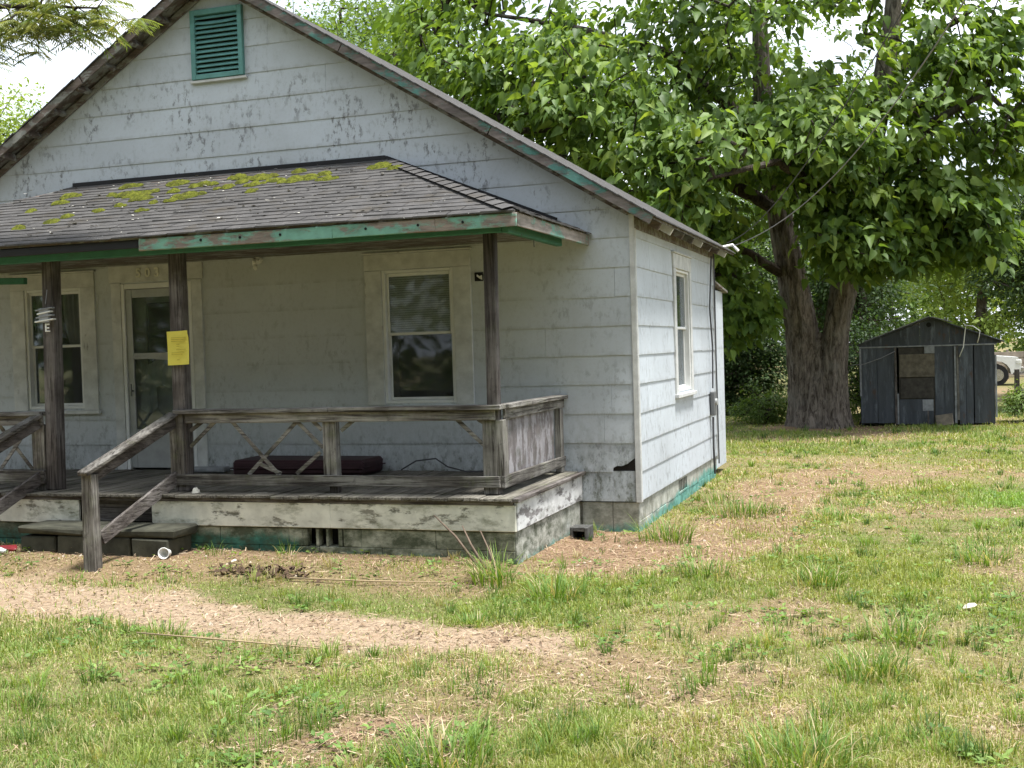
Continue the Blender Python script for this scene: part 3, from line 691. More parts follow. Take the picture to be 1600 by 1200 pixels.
# steps : rough concrete blocks
st = MB().box(-5.36, -4.62, -2.52, -2.08, .26, .335, jit=.012, c=.015).build('steps', 'concrete', HOUSE)
MB().box(-4.60, -3.66, -2.50, -2.12, .25, .325, jit=.014, c=.015).build('step_slab', 'concrete', st)
for i in range(4): MB().box(-5.34+i*.41, -4.96+i*.41, -2.49, -2.12, -.1, .247, jit=.012, c=.012).build('step_block', 'concrete', st)
# ------------------------------------------------------------------ porch roof
EY, EZ, RX, RZ = -2.27, 2.975, -.455, 3.87
HX = -2.6; HXL = 2*APX-HX; RXL = 2*APX-RX
sl_f = (RZ-EZ)/-EY; sl_s = (RZ-EZ)/(RX-HX)
dk = MB()
T0 = [(HXL, 0, RZ), (HX, 0, RZ), (RX, EY, EZ), (RXL, EY, EZ), (RX, -.024, EZ), (RXL, -.024, EZ)]
T0 = [(v[0], min(v[1], -.024), v[2]) for v in T0]
vs = T0+[(v[0], v[1], v[2]-.03) for v in T0]
tf = [(0, 3, 2, 1), (1, 2, 4), (0, 5, 3)]
dk.add(vs, tf+[tuple(i+6 for i in f[::-1]) for f in tf]+[(3, 9, 8, 2), (2, 8, 10, 4), (5, 11, 9, 3)])
pr = dk.build('porch_roof', 'soffit', HOUSE)
shn = MB()
def tabs(rows, fun, wid):
    """courses of shingle tabs on a plane: fun(s along eave, t up the slope)->point ; s range depends on t"""
    for r in range(rows):
        t0, t1 = r/rows, min((r+1.35)/rows, 1.0)
        s0, s1 = wid(t0); s = s0-random.uniform(0, .2)
        while s < s1:
            e = s+.30; a, b = max(s, s0)+.004, min(e, s1)-.002
            if b-a > .02:
                dj = random.uniform(-.012, .012); lift = random.uniform(.010, .017); cr = random.uniform(0, .006)
                lo = max(wid(t1)[0], a); hi = min(wid(t1)[1], b)
                if hi > lo:
                    p = [fun(a, t0+dj/rows, lift+cr), fun(b, t0+dj/rows, lift), fun(hi, t1, .004), fun(lo, t1, .004), fun(a, t0+dj/rows, .002), fun(b, t0+dj/rows, .002)]
                    shn.add(p, [(0, 1, 2, 3), (4, 5, 1, 0)])
            s = e
sag = lambda x: .012*math.sin(x*1.7)+.012
def pf_front(s, t, up_):
    y = (EY-.05)*(1-t); y = min(y, -.024); z = EZ-.02+(RZ-EZ+.02)*t+up_+sag(s)*(1-t)*.5; return (s, y, z)
tabs(19, pf_front, lambda t: (RXL+(HXL-RXL)*t-.03*(1-t), RX+(HX-RX)*t+.03*(1-t)))
def pf_side(s, t, up_):
    return ((RX+.05)*(1-t)+HX*t, s, EZ-.02+(RZ-EZ+.02)*t+up_)
tabs(19, pf_side, lambda t: ((EY-.03)*(1-t), -.024))
o = shn.build('shingles', 'shingle', pr); o['kind'] = 'stuff'
# hip caps
for i in range(17):
    t = i/17; t1 = t+1.25/17
    a = Vector((RX+(HX-RX)*t, EY*(1-t), EZ+(RZ-EZ)*t)); b = Vector((RX+(HX-RX)*min(t1, 1), EY*(1-min(t1, 1)), EZ+(RZ-EZ)*min(t1, 1)))
    n_ = Vector((1, -1, 0)).normalized(); pr_ = Vector((.7, .7, 0))
    d = .11; up_ = Vector((0, 0, .035+random.uniform(0, .006)))
    if b.y > -.06: continue
    vs = [a+up_, a+pr_*d+Vector((.02, 0, .004)), b+pr_*d+Vector((0, 0, .0)), b+up_*.6, b-pr_*d+Vector((0, 0, .0)), a-pr_*d+Vector((0, -.02, .004))]
    MB().add(vs, [(0, 1, 2, 3), (0, 3, 4, 5)]).build('hip_cap', 'shingle', pr)
# flashing against the wall
MB().beam((HXL, -.035, RZ+.02), (HX, -.035, RZ+.02), .014, .045).build('flashing', 'tar', pr)
MB().beam((HX, -.036, RZ+.02), (RX-.3, -.036, EZ+.02+sl_s*.3), .014, .04).build('flashing', 'tar', pr)
# eave fascia, right part painted, left part rotten and black
for a, b, m_, zt in ((-4.06, -2.1, 'teal_x', 0), (-2.097, -1.15, 'teal_x', 0), (-1.147, RX+.02, 'teal_x', 0)):
    MB().box(a, b, EY-.024, EY-.002, EZ-.135, EZ-.028, jit=.004).build('fascia_board', m_, pr)
MB().box(-6.3, -4.07, EY-.012, EY+.02, EZ-.10, EZ-.035, jit=.01).build('rotten_fascia', 'tar', pr)
MB().box(RXL, -6.31, EY-.014, EY+.018, EZ-.125, EZ-.03, jit=.008).build('rotten_fascia', 'tar', pr)
MB().box(RX+.001, RX+.022, EY+.0, -1.2, EZ-.13, EZ-.024, jit=.004).build('fascia_board', 'teal_y', pr)
MB().box(RX+.001, RX+.022, -1.197, -.03, EZ-.13, EZ-.024, jit=.004).build('fascia_board', 'teal_y', pr)
for x in (-3.4, -3.0, -2.6, -1.78, -1.3, -.9): MB().tube([(x, EY-.03, EZ-.075), (x, EY-.023, EZ-.075)], .012, 8).build('nail_hole', 'black', pr)
MB().box(RXL+.2, -.62, -2.12, -1.80, EZ-.135, EZ-.04, jit=.003).build('porch_beam', 'green_x', HOUSE)
MB().box(RXL+.2, -.62, -2.14, -2.121, EZ-.16, EZ-.04, jit=.003).build('beam_face', 'green_x', HOUSE)
MB().box(-.618, -.56, -2.14, -.55, EZ-.165, EZ-.04, jit=.003).build('side_beam', 'green_x', HOUSE)
MB().box(RXL+.1, RX-.03, -1.79, -.03, EZ-.045, EZ-.03).build('porch_ceiling', 'soffit', HOUSE)
MB().tube([(-.59, -1.35, EZ-.16), (-.59, -1.35, EZ-.21), (-.585, -1.36, EZ-.23)], .005, 6).build('hook', 'metalgrey', HOUSE)
# moss cushions
def blob(cx, cy, rx, ry, hz, seed, nr=5, ns=14):
    rd = random.Random(seed); vs = []; fs = []
    am = [1+rd.uniform(-.3, .3) for _ in range(ns)]
    for r in range(nr):
        t = (r+1)/nr
        for k in range(ns):
            a = 2*math.pi*k/ns; q = t*am[k]; vs.append((cx+rx*q*math.cos(a), cy+ry*q*math.sin(a), hz*((1-t*t)**.6)*(1+rd.uniform(-.25, .25))))
    vs.append((cx, cy, hz)); c_ = len(vs)-1
    fs += [(c_, k, (k+1) % ns) for k in range(ns)]
    fs += [(r*ns+k, (r+1)*ns+k, (r+1)*ns+(k+1) % ns, r*ns+(k+1) % ns) for r in range(nr-1) for k in range(ns)]
    return vs, fs
MOSS = [(-6.23, -.52, 2), (-6.13, -.8, 1.5), (-6.28, -1.06, 1), (-5.87, -1.73, 1.7), (-5.59, -1.59, 1.5), (-5.54, -1.41, 1.2), (-5.24, -1.29, 1), (-5.12, -1.13, 1), (-5.26, -.71, 3), (-5.0, -.88, 2), (-4.67, -1.4, 1), (-4.71, -1.12, 1), (-4.75, -.69, 1.5), (-4.4, -.93, 2.5), (-4.5, -.51, 2), (-4.09, -.71, 1.7), (-3.88, -.42, 2.6), (-3.79, -.68, 1.6), (-3.59, -.6, 1.5), (-3.35, -.62, 3), (-2.94, -.71, 2), (-3.66, -.97, 1.2), (-2.49, -.36, 2.5), (-2.28, -.51, 1.3), (-4.51, -1.09, 1), (-5.57, -.63, 1.2), (-4.03, -.53, 1.4), (-4.4, -1.03, 1.2), (-3.08, -.49, 1.2), (-4.95, -.35, 2.2), (-4.2, -.3, 2), (-3.5, -.28, 1.6), (-5.6, -.3, 2.2)]
for i, (x, y, s_) in enumerate(MOSS):
    mb = MB()
    for j in range(int(3+3*s_)):
        q_ = random.uniform(.4, 1.1) if j else 1.5; vs, fs = blob(x+max(-.08, min(.08, random.gauss(0, .03)))*s_*(j > 0), y+random.gauss(0, .014)*s_*(j > 0), (.028*s_*random.uniform(.6, 1.2)+.014)*q_, (.02*s_+.014)*q_, (.010+.005*s_)*q_+.006, i*17+j, 4, 9)
        mb.add([(v[0], v[1], v[2]+EZ+.0+(v[1]-EY)*sl_f+.016) for v in vs], fs)
    mb.build('moss_clump', 'moss', pr, True)
# scraps of bark and grit on the roof
gr = MB()
for i in range(260):
    x = random.uniform(-7.5, -1.2); y = random.uniform(-2.2, -.05); s_ = random.uniform(.006, .022)
    if x > RX+(HX-RX)*(1-y/EY)-.1: continue
    z = EZ+(y-EY)*sl_f+.018; a = random.uniform(0, 3)
    gr.add([(x+s_*math.cos(a+k*1.57)*(1+.6*(k % 2)), y+s_*math.sin(a+k*1.57), z+random.uniform(0, .012)) for k in range(4)], [(0, 1, 2, 3)])
o = gr.build('roof_litter', 'stone', pr); o['kind'] = 'stuff'

# ------------------------------------------------------------------ things on and by the house
mt = MB().box(-.011, .012, 4.18, 4.42, .85, 1.12) if False else None
mb_ = MB().box(.024, .085, 4.27, 4.41, .88, 1.2, c=.01).build('meter_box', 'metalgrey', HOUSE)
MB().tube([(.085, 4.34, 1.06), (.11, 4.34, 1.06)], .045, 14).build('meter_dial', 'alum', mb_)
MB().tube([(.05, 4.35, 1.24), (.05, 4.42, 1.8), (.045, 4.3, 2.3), (.05, 4.5, 3.0)], .012, 6).build('cable', 'conduit', HOUSE)
MB().tube([(.05, 4.32, .86), (.05, 4.3, .45), (.05, 4.36, .1)], .016, 6).build('cable', 'conduit', HOUSE)
MB().tube([(.055, 4.7, .2), (.05, 4.7, 1.6), (.05, 4.72, 3.05)], .011, 6).build('cable', 'conduit', HOUSE)
# service wires
for i, (p, m_, e, nm) in enumerate((((.30, 4.6, 3.12), (1.75, 1.2, 3.42), (3.05, -3.2, 4.15), 'pale service wire rising from the eave, the lower of two'), ((.28, 4.4, 3.16), (1.25, 2.4, 3.55), (2.65, -1.5, 4.55), 'dark service wire rising from the eave, the upper of two'))):
    pts = []; P0, P1, P2 = Vector(p), Vector(m_), Vector(e); E2 = P2+(P2-P1)*2.2+Vector((0, 0, 1.2))
    for k in range(25):
        t = k/24; q_ = P0*(1-t)**2+(P1*2-(P0+P2)*.5)*2*t*(1-t)+P2*t*t; pts.append(q_-P0)
    pts.append(E2-P0)
    o = MB().tube(pts, .0055, 5).mesh('service_wire'); ob = obj('service_wire', o, 'wire' if i == 0 else 'conduit', None, True, P0); tag(ob, nm, 'wire')
MB().tube([(.2, 4.55, 3.12), (.32, 4.62, 3.15), (.40, 4.6, 3.06)], .02, 8).build('wire_clamp', 'white', HOUSE)
# notice
nv = []; nn = 10
for r in range(nn+1):
    for k in range(nn+1):
        a, b = k/nn, r/nn; nv.append((-4.005+.235*a, -1.972-.018*abs(a-.45)**1.5*4*(.6+.6*abs(b-.5))-(.012 if b > .85 and a > .7 else 0), 1.79+.315*b+.006*a))
nt_ = MB().add(nv, [(r*(nn+1)+k, r*(nn+1)+k+1, (r+1)*(nn+1)+k+1, (r+1)*(nn+1)+k) for r in range(nn) for k in range(nn)])
no = thing('notice', 'yellow paper notice pinned to the porch post by the steps', 'notice', (-3.9, -1.97, 1.79))
nt_.build('sheet', 'paper', no, True)
pl = MB()
for z, a, b in ((2.045, .2, .88), (2.03, .2, .88), (2.012, .2, .85), (1.985, .44, .58), (1.965, .44, .56), (1.935, .42, .86), (1.84, .45, .56), (1.905, .2, .8), (1.89, .2, .7)):
    x0, x1 = -4.005+.235*a, -4.005+.235*b; pl.add([(x0, -1.996, z-.003), (x1, -1.996, z-.003), (x1, -1.996, z+.003), (x0, -1.996, z+.003)], [(0, 1, 2, 3)])
pl.build('print_lines', 'text', no)
# hanging ornament
og = thing('porch_ornament', 'small pale broken ornament hanging on the left porch post', 'ornament', (-5.37, -1.98, 2.15))
MB().tube([(-5.36, -1.97, 2.56), (-5.36, -2.0, 2.42)], .004, 5).build('cord', 'wire', og)
for i, (z, w) in enumerate(((2.37, .2), (2.335, .16), (2.30, .19), (2.26, .22))): MB().beam((-5.37-w/2, -2.0, z-.012), (-5.37+w/2, -2.0, z+.012), .05, .014, (0, 0, 1), .003).build('slat', 'white' if i % 2 else 'shedtrim', og)
MB().box(-5.43, -5.32, -2.02, -1.985, 2.24, 2.38).build('back_plate', 'shedtrim', og)
MB().box(-5.38, -5.365, -2.0, -1.985, 2.15, 2.235).box(-5.364, -5.33, -2.0, -1.985, 2.215, 2.232).box(-5.364, -5.335, -2.0, -1.985, 2.18, 2.195).box(-5.364, -5.325, -2.0, -1.985, 2.15, 2.163).build('tail', 'white', og)
# second ornament: green hanging bar on the left
hb = thing('hanging_bar', 'dark green bar hanging under the porch roof at the far left', 'bar', (-6.7, -1.1, 2.7))
MB().beam((-7.2, -1.1, 2.76), (-6.36, -1.1, 2.73), .06, .07, (0, 0, 1), .006).build('bar', 'green_x', hb)
MB().tube([(-6.75, -1.1, 2.78), (-6.75, -1.1, 2.93)], .006, 6).build('hook', 'wire', hb); MB().tube([(-6.75, -1.1, 2.70), (-6.75, -1.1, 2.62), (-6.73, -1.12, 2.6)], .006, 6).build('hook', 'wire', hb)
# dark red bench cushion
rc = thing('cushion', 'long dark red cushion lying on the porch floor by the wall', 'cushion', (-3.4, -.4, .602))
MB().box(-4.2, -2.7, -.66, -.12, .604, .775, jit=.012, c=.03).build('body', 'red', rc, False)
MB().box(-4.215, -2.685, -.675, -.105, .68, .693, c=.006).build('piping', 'red', rc)
MB().box(-4.95, -4.5, -.35, -.22, .604, .66, jit=.01, c=.01).top('paper_scrap', 'shedtrim', (-4.7, -.3, .604), 'crumpled pale scrap beside the red cushion under the wall', 'scrap')
# coil of cable on the porch
MB().tube([(-2.45, -.25, .63), (-2.3, -.2, .72), (-2.1, -.15, .74), (-1.95, -.2, .66), (-1.7, -.3, .62), (-1.3, -.2, .63), (-1.15, -.1, .72), (-.98, -.12, .74)], .008, 6).top('cable_run', 'conduit', (-2.4, -.2, .61), 'black cable snaking along the wall on the porch floor', 'cable', None, True)
vs, fs = blob(-3.75, -2.0, .04, .035, .045, 3)
MB().add([(v[0], v[1], v[2]+.60) for v in vs], fs).top('pebble', 'stone', (-3.75, -2.0, .6), 'pale round stone on the porch edge by the rail post', 'stone', None, True)
# grounded small things
def gh(x, y): return float(ground_h(np.array([x]), np.array([y]))[0])
cx, cy = -3.72, -2.55; cz = gh(cx, cy)+.045
cp = thing('cup', 'empty white plastic pot lying on its side in front of the porch', 'pot', (cx, cy, cz-.06))
ax = Vector((.25, -.95, .12)).normalized(); A = Vector((cx, cy, cz))
prof = [(0, .034), (.005, .034), (.09, .046), (.105, .053), (.105, .046), (.09, .04), (.01, .03), (.006, .0)]
mb = MB(); u_ = ax.cross(Vector((0, 0, 1))).normalized(); w_ = ax.cross(u_); vs = []
for d, r in prof:
    for k in range(18): t = 2*math.pi*k/18; vs.append(A+ax*(d-.06)+(u_*math.cos(t)+w_*math.sin(t))*max(r, .001))
mb.add(vs, [(i*18+k, i*18+(k+1) % 18, (i+1)*18+(k+1) % 18, (i+1)*18+k) for i in range(7) for k in range(18)]+[tuple(range(18))[::-1]]); mb.build('wall', 'white', cp, True)
bx, by = -5.5, -2.62; bz = gh(bx, by)
bt = thing('bottle', 'blue and white plastic bottle lying by the porch steps', 'bottle', (bx, by, bz))
MB().tube([(bx-.1, by, bz+.04), (bx-.02, by-.01, bz+.04), (bx+.05, by-.015, bz+.045)], [.038, .04, .038], 12).build('label_band', 'blue', bt, True)
MB().tube([(bx-.17, by+.01, bz+.035), (bx-.1, by, bz+.04)], [.034, .038], 12).tube([(bx+.05, by-.015, bz+.045), (bx+.09, by-.02, bz+.048), (bx+.12, by-.02, bz+.05)], [.038, .02, .014], 12).build('shell', 'white', bt, True)
MB().box(bx-.16, bx+.06, by+.13, by+.2, bz-.02, bz+.05, jit=.02, c=.015).top('red_wrapper', 'redp', (bx, by+.16, bz), 'crumpled red wrapper behind the blue bottle by the steps', 'wrapper')
bkx, bky = -.46, -.55; bkz = gh(bkx, bky)-.07
bk = thing('concrete_block', 'dark hollow block set in the soil by the porch corner', 'block', (bkx, bky, bkz))
m_ = MB().box(-.55, -.52, -.62, -.42, bkz-.03, bkz+.19, jit=.006).box(-.40, -.37, -.62, -.42, bkz-.03, bkz+.19, jit=.006).box(-.519, -.401, -.62, -.42, bkz+.15, bkz+.19, jit=.004).box(-.519, -.401, -.62, -.42, bkz-.03, bkz+.02, jit=.004).build('shell', 'blockdark', bk)
MB().box(-.518, -.402, -.46, -.45, bkz+.02, bkz+.15).build('back', 'black', bk)
for (x, y, r, lb) in ((2.91, -3.08, .05, 'flat pale stone lying on the lawn at the right'), (-2.9, -2.75, .035, 'small white stone in the grass before the porch vent')):
    vs, fs = blob(x, y, r*1.1, r*.8, r*.42, int(r*900), 3, 7); z = gh(x, y)
    MB().add([(v[0], v[1]+v[2]*.4, v[2]+z+.025+.3*(v[0]-x)) for v in vs], fs).top('stone', 'stone', (x, y, z), lb, 'stone', None, True)
# sticks
M['straw'] = plain('dry_straw', (.33, .25, .15), .9)
def stick(pts, r, lb, nm='stick'):
    b = Vector(pts[0]); MB().tube(pts, r, 6).top(nm, 'straw' if ('stalk' in lb or 'long' in lb) else 'twig', b, lb, 'stick', None, True)
zg = gh(-.95, -2.4)
stick([(-.8, -2.45, zg), (-1.05, -2.3, zg+.22), (-1.28, -2.2, zg+.38)], [.012, .01, .006], 'dead stick leaning on the porch foundation, the leftmost of three')
stick([(-.72, -2.5, zg), (-.9, -2.35, zg+.17), (-1.02, -2.22, zg+.3)], [.011, .009, .005], 'dead stick leaning on the porch foundation, the middle of three')
stick([(-.66, -2.45, zg), (-.74, -2.35, zg+.12), (-.86, -2.22, zg+.26)], [.01, .008, .005], 'short dead stick leaning by the porch foundation corner')
stick([(-2.2, -3.05, gh(-2.2, -3.05)+.03), (-1.5, -3.0, gh(-1.5, -3)+.035), (-.9, -2.95, gh(-.9, -2.95)+.03)], [.008, .007, .004], 'long pale stick lying along the edge of the path')
stick([(-2.3, -4.9, gh(-2.3, -4.9)+.05), (-1.5, -4.95, gh(-1.5, -4.95)+.06), (-.9, -5.0, gh(-.9, -5)+.05)], [.006, .006, .004], 'thin dry stalk lying in the front lawn')

# ------------------------------------------------------------------ grass and litter (uncountable)
def leaf_build(P, D, Nn, S, tint, tv, tf, name):
    """place template leaf (tv: local x side, y along D, z along N)"""
    Sd = np.cross(D, Nn); Sd /= np.linalg.norm(Sd, axis=1, keepdims=True)+1e-9; N2 = np.cross(Sd, D)
    V = P[:, None]+S[:, None, None]*(tv[None, :, 0:1]*Sd[:, None]+tv[None, :, 1:2]*D[:, None]+tv[None, :, 2:3]*N2[:, None])
    n, k = len(P), len(tv); F = (np.arange(n)[:, None, None]*k+np.asarray(tf)[None]).reshape(-1, 3)
    return np_mesh(name, V.reshape(-1, 3), None, F, np.repeat(tint, k, 0))
def blades(P, head, ln, wd, bend, tint, name):
    n = len(P); d = np.stack([np.cos(head), np.sin(head), np.zeros(n)], 1); s = np.stack([-np.sin(head), np.cos(head), np.zeros(n)], 1)
    # bend: 0 upright .. 1 flat
    m1 = P+d*(ln*bend*.35)[:, None]+np.array([0, 0, 1.])*(ln*.55*(1-.6*bend))[:, None]
    tp = P+d*(ln*(.25+.65*bend))[:, None]*bend[:, None]+np.array([0, 0, 1.])*(ln*(1-bend*.85)*.95)[:, None]
    w = wd[:, None]*s*.5
    V = np.stack([P-w, P+w, m1+w*.8, m1-w*.8, tp], 1); b = np.arange(n)[:, None]*5
    Q = b+np.array([[0, 1, 2, 3]]); T = b+np.array([[3, 2, 4]])
    return np_mesh(name, V.reshape(-1, 3), Q, T, np.repeat(tint, 5, 0))
def arcs(P, head, ln, wd, bend, tint, name, ns=4):
    """blades that arch over: ns segments, bend is the final lean in radians / 2.2"""
    n = len(P); d = np.stack([np.cos(head), np.sin(head), np.zeros(n)], 1); s = np.stack([-np.sin(head), np.cos(head), np.zeros(n)], 1); zz = np.array([0, 0, 1.])
    th0 = .08+.35*bend; th1 = th0+2.1*bend; p = P.copy(); rows = []
    for k in range(ns+1):
        t = k/ns; w = wd*(1-t)**.6*.5 if k < ns else wd*0
        rows.append((p.copy(), w)); th = th0+(th1-th0)*t
        p = p+(d*np.sin(th)[:, None]+zz*np.cos(th)[:, None])*(ln/ns)[:, None]
    V = []
    for q, w in rows[:-1]: V += [q-s*w[:, None], q+s*w[:, None]]
    V.append(rows[-1][0]); V = np.stack(V, 1); m = V.shape[1]; b = np.arange(n)[:, None]*m
    Q = np.concatenate([b+np.array([[2*k, 2*k+1, 2*k+3, 2*k+2]]) for k in range(ns-1)]); T = b+np.array([[m-3, m-2, m-1]])
    sh_ = np.linspace(.62, 1.15, m)[None, :, None]*0+1
    return np_mesh(name, V.reshape(-1, 3), Q, T, (tint[:, None]*np.ones((1, m, 1))*sh_).reshape(-1, 3))
def sample_view(n, r0, r1, p=1.25, ang=.47):
    u = RNG.random(n); e = 1-p if abs(1-p) > 1e-4 else 1e-4
    r = (r0**e+u*(r1**e-r0**e))**(1/e); a = YAW+RNG.uniform(-ang, ang, n)
    return CAM.x+r*np.sin(a), CAM.y+r*np.cos(a), r
def tint_mix(t, stops):
    stops = np.asarray(stops); k = np.clip(t, 0, 1)*(len(stops)-1); i = np.minimum(k.astype(int), len(stops)-2); f = (k-i)[:, None]
    return stops[i]*(1-f)+stops[i+1]*f
GREEN = [(.10, .155, .033), (.195, .26, .06), (.295, .34, .10)]; STRAW = [(.30, .25, .13), (.46, .39, .22), (.56, .49, .31)]
def lawn(n, r0, r1):
    x, y, r = sample_view(n, r0, r1)
    nw_ = n//6; a_ = YAW+np.where(RNG.random(nw_) < .6, RNG.uniform(.46, .85, nw_), -RNG.uniform(.46, .7, nw_)); q_ = 4.3*(28/4.3)**RNG.random(nw_)
    x = np.concatenate([x, CAM.x+q_*np.sin(a_)]); y = np.concatenate([y, CAM.y+q_*np.cos(a_)]); r = np.concatenate([r, q_*1.25]); n = len(x)
    b = path_mask(x, y); d = dirt_mask(x, y); dr_ = dry_mask(x, y)
    lush = sstep(fbm(x*.8, y*.8, 61, 5), .38, .66)
    keep = RNG.random(n) < (1-.93*b)*(1-.88*d)*(1-.2*dr_)*(.6+.4*lush)
    keep &= ~under_house(x, y) & ~((x > 1.5) & (x < 4.2) & (y > 14.58)) & ~((np.hypot(x-.7, y-14.35) < .75))
    keep &= ~((x < -3.6) & (x > -5.4) & (y > -2.52) & (y < -2))
    x, y, r, dr_, lush, d = x[keep], y[keep], r[keep], dr_[keep], lush[keep], d[keep]; n = len(x)
    P = np.stack([x, y, ground_h(x, y)-.004], 1)
    straw = RNG.random(n) < .09+.3*dr_+.3*d
    h = (.03+.055*RNG.random(n)**1.7)*(.7+.75*lush); bend = np.clip(RNG.normal(.62, .24, n)+.22*straw, .05, 1)
    w = (.0032+.0028*RNG.random(n))*np.clip(r/7, .85, 3.2); h = h*np.clip(r/14, 1, 1.5)
    t = np.clip(RNG.normal(.5, .25, n)+.25*(fbm(x*1.7, y*1.7, 77)-.5)*2, 0, 1)
    col = np.where(straw[:, None], tint_mix(t, STRAW), tint_mix(t, GREEN))
    yel = sstep(fbm(x*.45, y*.45, 91), .45, .62)[:, None]*(~straw)[:, None]; col = col*(1-yel*.5)+yel*.5*np.array([.26, .28, .06])
    lim = (1-sstep(np.hypot((x-4.6)/2.0, (y-2.0)/3.2), .4, 1.))[:, None]; col = col*(1-lim*.7)+lim*.7*np.array([.17, .33, .05])  # sun patch at the right, painted into the grass tint as brighter lime
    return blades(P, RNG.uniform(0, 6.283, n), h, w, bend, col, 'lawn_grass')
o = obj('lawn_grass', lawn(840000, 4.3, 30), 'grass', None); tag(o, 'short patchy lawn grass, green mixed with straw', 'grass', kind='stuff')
# straw, pine needles and dead leaf bits on path and bare soil
def litter(n):
    x, y, r = sample_view(n, 5, 24, 1.0)
    b = path_mask(x, y); d = dirt_mask(x, y); keep = (RNG.random(n) < np.maximum(b*.75, d**1.5)*.8+.02) & ~under_house(x, y)
    x, y, r, b = x[keep], y[keep], r[keep], b[keep]; n = len(x)
    P = np.stack([x, y, ground_h(x, y)+.004+.02*RNG.random(n)**2], 1); hd = RNG.uniform(0, 6.283, n)
    D = np.stack([np.cos(hd), np.sin(hd), RNG.normal(0, .18, n)], 1); D /= np.linalg.norm(D, axis=1, keepdims=True)
    Nn = np.stack([RNG.normal(0, .3, n), RNG.normal(0, .3, n), np.ones(n)], 1)
    broad = RNG.random(n) < .10
    S = np.where(broad, .025+.02*RNG.random(n), .04+.07*RNG.random(n))
    tv1 = np.array([(-.03, 0, 0), (.03, 0, 0), (.025, 1, .04), (-.025, 1, .04)]); tf = [(0, 1, 2), (0, 2, 3)]
    tv2 = np.array([(-.32, .3, .12), (0, 0, 0), (.34, .5, .1), (0, 1, .06)])
    tn = tint_mix(np.clip(RNG.normal(.5, .3, n), 0, 1), [(.14, .085, .05), (.34, .235, .15), (.56, .44, .31)])
    a = leaf_build(P[~broad], D[~broad], Nn[~broad], S[~broad]*np.clip(r[~broad]/12, .8, 1.2), tn[~broad], tv1, tf, 'ground_litter')
    c_ = leaf_build(P[broad], D[broad], Nn[broad], S[broad], tn[broad]*.6, tv2, tf, 'dead_leaves')
    return a, c_
la, lb_ = litter(110000)
M['litter'] = m_leaf('dry_litter', .08, .9)
tag(obj('ground_litter', la, 'litter'), 'dry straw and needles scattered over path and bare soil', 'straw', kind='stuff')
tag(obj('dead_leaves', lb_, 'litter'), 'small brown dead leaves scattered over path and bare soil', 'leaves', kind='stuff')
def tuft_mesh(n, rad, ln, loc, wd=.008, yellow=0.06, up_=.42):
    a = RNG.uniform(0, 6.283, n); r = rad*np.sqrt(RNG.random(n)); x = loc[0]+r*np.cos(a); y = loc[1]+r*np.sin(a)
    P = np.stack([x, y, ground_h(x, y)-.005], 1)-np.array(loc); hd = a+RNG.normal(0, .7, n)
    t = np.clip(RNG.normal(.6, .22, n), 0, 1); col = tint_mix(t, [(.04, .095, .015), (.10, .19, .03), (.22, .31, .065)])
    st_ = RNG.random(n) < .1+yellow; col[st_] = tint_mix(RNG.random(st_.sum()), STRAW)
    bend = np.clip(RNG.normal(up_, .2, n)+r/rad*.2, .05, .95)
    return arcs(P, hd, ln*(.55+.6*RNG.random(n)), wd*(.7+.6*RNG.random(n)), bend, col, 'grass_tuft')
TUFTS = [(.35, -.45, .26, .34, 130, 'tall green grass tuft against the house corner'), (.10, -3.25, .22, .30, 120, 'bright green grass tuft to the right of the path, near the porch'), (-.55, -2.75, .18, .34, 90, 'tall grass tuft at the porch foundation corner'),
         (1.89, -2.36, .2, .26, 100, 'dark green grass tuft on the middle of the right lawn'), (2.33, -4.74, .22, .24, 130, 'wide grass clump low on the right lawn'), (.57, -6.62, .26, .26, 150, 'broad pale grass clump at the bottom edge of the picture, left'),
         (2.11, -6.35, .24, .24, 140, 'broad grass clump at the bottom edge of the picture, right'), (2.49, -3.92, .2, .26, 100, 'grass tuft near the flat pale stone'), (.80, 1.4, .4, .26, 190, 'wide strip of tall grass beside the house side wall'),
         (1.0, -2.2, .2, .2, 80, 'small green tuft between the bare soil and the lawn'), (1.75, 1.2, .3, .2, 120, 'leafy low tuft in the lawn right of the bare strip'), (3.1, -1.2, .25, .22, 110, 'grass clump near the right edge of the lawn'), (-2.2, -4.75, .16, .16, 70, 'small dark green weed below the path'), (-.25, -4.05, .12, .14, 50, 'small tuft growing on the path end'), (.4, 2.4, .25, .22, 90, 'grass tuft under the side window')]
for x, y, rad, ln, n, lb in TUFTS:
    loc = (x, y, gh(x, y)); n = int(n*1.5); ln *= .9
    o = obj('grass_tuft', tuft_mesh(n, rad, ln, loc), 'grass', None, False, loc); tag(o, lb, 'grass tuft', 'grass tufts on the lawn')
